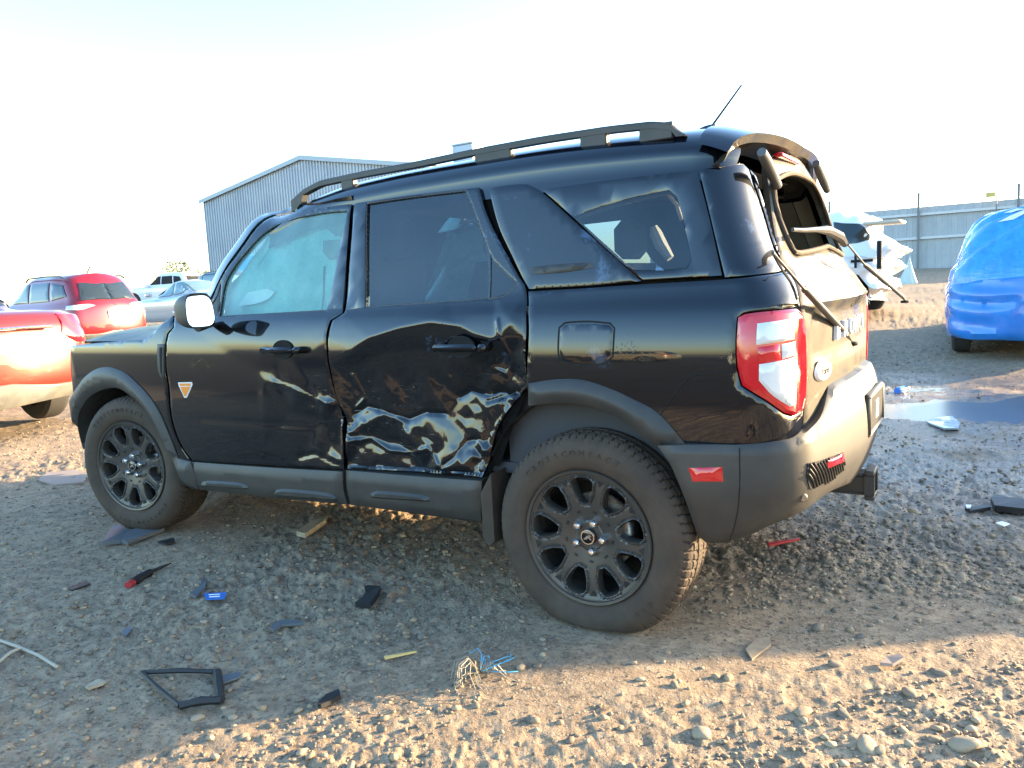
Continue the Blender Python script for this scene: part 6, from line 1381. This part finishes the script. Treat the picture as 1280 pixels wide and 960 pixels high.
# black triangular window frame
tf = root('window_frame', 'black triangular window frame lying flat on the dirt', 'debris', (0, 0, 0)); q = on([(1.496,-0.8858),(1.72,-0.7627),(1.885,-0.8773),(1.799,-0.9565)], .022)
c0 = sum(q, Vector()) / 4; tf.location = (c0.x, c0.y, zg(c0.x, c0.y))
qq = [p - tf.location for p in q]
for i, (a, b, r_) in enumerate(((0, 1, .008), (1, 2, .014), (2, 3, .013), (3, 0, .009))):
    A_, B_ = qq[a], qq[b]; mid_ = (A_ + B_) / 2 + Vector((0, 0, .006 * (-1) ** i)); mk('frame_bar', *tube([A_, A_.lerp(mid_, .5), mid_, mid_.lerp(B_, .5), B_], r_, 6, rr=[r_, r_*.9, r_*1.1, r_*.9, r_]), 'scrap_black', tf)
mk('torn_flap', *prism([(x, y) for x, y in [((p - tf.location).x, (p - tf.location).y) for p in on([(1.738,-0.77),(1.782,-0.7239),(1.81,-0.7425),(1.787,-0.8013)])]], .01, .016, 'z'), 'scrap_grey', tf)
# blue card with print
cp_ = [(1.112,-0.3622),(1.178,-0.3995),(1.241,-0.3601),(1.193,-0.3111)]; card = slab('parking_card', 'small blue printed card lying on the dirt', 'card', cp_, .003, 'card_blue', .012)
cc = card.location
for i in range(2):
    e = [Vector((cp_[0][0], cp_[0][1])), Vector((cp_[3][0], cp_[3][1])), Vector((cp_[1][0], cp_[1][1])), Vector((cp_[2][0], cp_[2][1]))]
    a_ = e[0].lerp(e[2], .3 + .35 * i); b_ = e[1].lerp(e[3], .3 + .35 * i); p0 = a_.lerp(b_, .2); p1 = a_.lerp(b_, .72); V, F = tube([(p0.x - cc.x, p0.y - cc.y, .0156), (p1.x - cc.x, p1.y - cc.y, .0156)], .0022, 4); o = mk('printed_line', V, F, 'badge_white', card); o.location = (0, 0, 0)
# seat belt buckle
bq = on([(0.6981,-0.4356),(0.6375,-0.2903),(0.6306,-0.1807)], .012); bk = root('belt_buckle', 'black seat belt buckle with a red end lying on the dirt', 'debris', (bq[0].x, bq[0].y, zg(bq[0].x, bq[0].y)))
rel_ = [p - bk.location for p in bq]; mk('buckle_body', *tube([rel_[0] * .75 + rel_[1] * .25, rel_[1]], .018, 8, rr=[.022, .016]), 'scrap_black', bk); mk('strap', *tube([rel_[1], rel_[2]], .008, 6, rr=[.010, .003]), 'scrap_black', bk); mk('release_button', *tube([rel_[0] * 1.0, rel_[0] * .78 + rel_[1] * .22], .017, 8), 'strip_red', bk)
slab('trim_piece', 'grey blue trim piece just in front of the front tyre', 'debris', [(0.05189,-0.1694),(-0.2017,0.03342),(-0.1769,0.06384),(-0.03295,0.02037),(0.05419,0.149),(0.1214,0.132),(0.1726,-0.108),(0.0889,-0.09048)], .02, 'scrap_grey', .004)
slab('black_strip', 'thin black strip behind the grey trim piece', 'debris', [(0.2772,-0.01408),(0.3174,0.05349),(0.3633,0.0259),(0.368,-0.02654)], .01, 'scrap_black')
slab('flat_black_piece', 'flat dark piece left of the belt buckle', 'debris', [(0.4551,-0.5644),(0.4546,-0.4794),(0.5002,-0.4875),(0.5033,-0.5701)], .006, 'scrap_black', .004)
slab('curled_strip', 'curled dark strip beside the blue card', 'debris', [(1.073,-0.3981),(1.039,-0.3272),(0.9675,-0.2542),(0.9793,-0.2469),(1.076,-0.3273),(1.118,-0.4036)], .014, 'scrap_grey')
# black cloth scrap
cl_ = [(1.764,-0.163),(1.76,-0.122),(1.731,-0.06308),(1.686,-0.02404),(1.69,0.001108),(1.742,0.01083),(1.784,-0.041),(1.808,-0.09217),(1.841,-0.1569),(1.797,-0.1634)]; slab('cloth_scrap', 'crumpled black cloth scrap on the ground below the rear door', 'debris', cl_, .022, 'cloth_black', .002, .05)
slab('wood_splinter', 'broken grey wood splinter under the side sill', 'debris', [(0.8744,0.3613),(0.8207,0.5275),(0.8199,0.6155),(0.869,0.5727),(0.8983,0.4751),(0.9387,0.36)], .025, 'wood', .004)
slab('sun_streak', 'thin yellow strip lying in the shadow', 'debris', [(2.156,-0.4434),(2.226,-0.3625),(2.233,-0.3675),(2.17,-0.4525)], .006, 'sun_streak_yellow')  # streak of sunlight built as a thin yellow sheet on the ground
slab('red_strip', 'thin red plastic strip on the gravel behind the bumper', 'debris', [(3.043,1.026),(3.146,1.15),(3.153,1.131),(3.056,0.9987)], .008, 'strip_red', .02)
slab('black_wreckage', 'glossy black bumper fragment at the right edge', 'debris', [(3.85,2.162),(3.877,2.248),(3.931,2.171),(4.005,2.11),(4.002,1.976),(3.929,1.996),(3.868,2.023)], .03, 'scrap_black', .004, .12)
slab('black_sliver', 'dark sliver beside the glossy black fragment', 'debris', [(3.745,2),(3.844,2.103),(3.851,2.039),(3.766,1.959)], .015, 'scrap_black')
slab('white_scrap', 'white paper scrap near the right edge', 'debris', [(3.872,1.754),(3.896,1.795),(3.927,1.764),(3.905,1.713)], .004, 'badge_white', .02)
slab('pale_chip', 'tiny pale chip beside the dark sliver', 'debris', [(3.748,2.015),(3.771,2.03),(3.769,1.975),(3.753,1.964)], .006, 'badge_white', .02)
slab('ice_sheet', 'pale grey torn sheet lying at the edge of the puddle', 'debris', [(3.418,4.352),(3.459,4.57),(3.576,4.644),(3.64,4.386),(3.639,4.12),(3.548,4.122),(3.462,4.254)], .012, 'ice', .002)
slab('paper_scrap', 'folded brown paper at the edge of the sunlight', 'debris', [(3.583,0.1485),(3.595,0.1977),(3.628,0.2262),(3.643,0.1949),(3.617,0.1535)], .010, 'rag_pink', .012, .15)
slab('flat_rag', 'faded pink rag lying left of the front wheel', 'debris', [(-1.755,0.4358),(-1.921,0.5862),(-1.779,0.7155),(-1.551,0.6801),(-1.349,0.5209),(-1.473,0.4062)], .012, 'rag_pink', .004)
slab('black_bracket', 'dark bracket sunk in the dirt near the shadow edge', 'debris', [(2.185,-0.7709),(2.166,-0.7169),(2.184,-0.6806),(2.208,-0.6988),(2.209,-0.7395),(2.205,-0.7746)], .014, 'scrap_black', .002)
slab('dark_shard', 'narrow dark shard left of the pale wood chip', 'debris', [(1.104,-0.7146),(1.074,-0.6705),(1.121,-0.6831),(1.15,-0.7268)], .008, 'scrap_grey')
slab('pale_wood_chip', 'pale flat wood chip above the triangular window frame', 'debris', [(1.383,-1.011),(1.381,-0.9672),(1.415,-0.9546),(1.423,-0.9761),(1.414,-1.018)], .008, 'wood')
slab('buried_scrap', 'long dark scrap half buried below the blue card', 'debris', [(1.617,-0.4539),(1.606,-0.399),(1.669,-0.3701),(1.709,-0.3758),(1.645,-0.426),(1.654,-0.4708)], .010, 'scrap_grey')
slab('pale_slab', 'pale flat slab pressed into the smooth strip', 'debris', [(3.2,0.09531),(3.212,0.1836),(3.248,0.206),(3.263,0.162),(3.244,0.07943),(3.235,0.03911)], .006, 'stone2', .002)
# rope
for pts, nm, lb in (([(0.6389,-0.9753),(0.7376,-0.9655),(0.8711,-0.9626),(1,-0.961),(1.145,-0.9761)], 'rope', 'pale cord curving in from the left edge'), ([(0.9205,-1.088),(0.9116,-1.046),(0.8958,-1.007),(0.8851,-0.9642)], 'rope', 'short pale cord end that forks from the longer cord')):
    q = on(pts, .012); o = q[0].copy(); V, F = tube([tuple(p - o) for p in q], .0055, 6); x_ = mk(nm, V, F, 'rope', None, loc=tuple(o)); tag(x_, lb, 'cord')
# tuft of wires
tq = on([(2.519,-0.4111)], .01)[0]; tw_ = root('wire_tuft', 'frayed tuft of blue and pale wires at the shadow edge', 'debris', (tq.x, tq.y, zg(tq.x, tq.y))); r = random.Random(9)
for i in range(34):
    a = r.uniform(-2.6, 3.3); l = r.uniform(.04, .15); h = r.uniform(.01, .07); p = [(0, 0, .008), (l * .4 * math.cos(a), l * .4 * math.sin(a), h), (l * .8 * math.cos(a + .2), l * .8 * math.sin(a + .2), h * .9), (l * math.cos(a + .4), l * math.sin(a + .4), .01)]
    mk('wire', *tube(p, .0016, 4), 'wire_blue' if a > 0 and r.random() < .8 else 'wire_pale', tw_)
# blue bottle in the puddle
bb_ = [(3.104,5.961),(3.23,6.282)]; b0 = Vector((bb_[0][0], bb_[0][1], .01)); b1 = Vector((bb_[1][0], bb_[1][1], .01)); d = (b1 - b0).length
bt = root('plastic_bottle', 'blue plastic bottle lying in the puddle', 'bottle', tuple(b0), math.atan2(b1.y - b0.y, b1.x - b0.x))
V, F = lathe([(0, -.10), (.032, -.10), (.036, -.09), (.036, .03), (.030, .05), (.014, .08), (.013, .10), (0, .10)], (0, 0, .028), 16, 'x'); mk('bottle_body', V, F, 'bottle_blue', bt)
V, F = lathe([(0, .098), (.017, .098), (.017, .12), (0, .12)], (0, 0, .028), 14, 'x'); mk('bottle_cap', V, F, 'badge_white', bt)
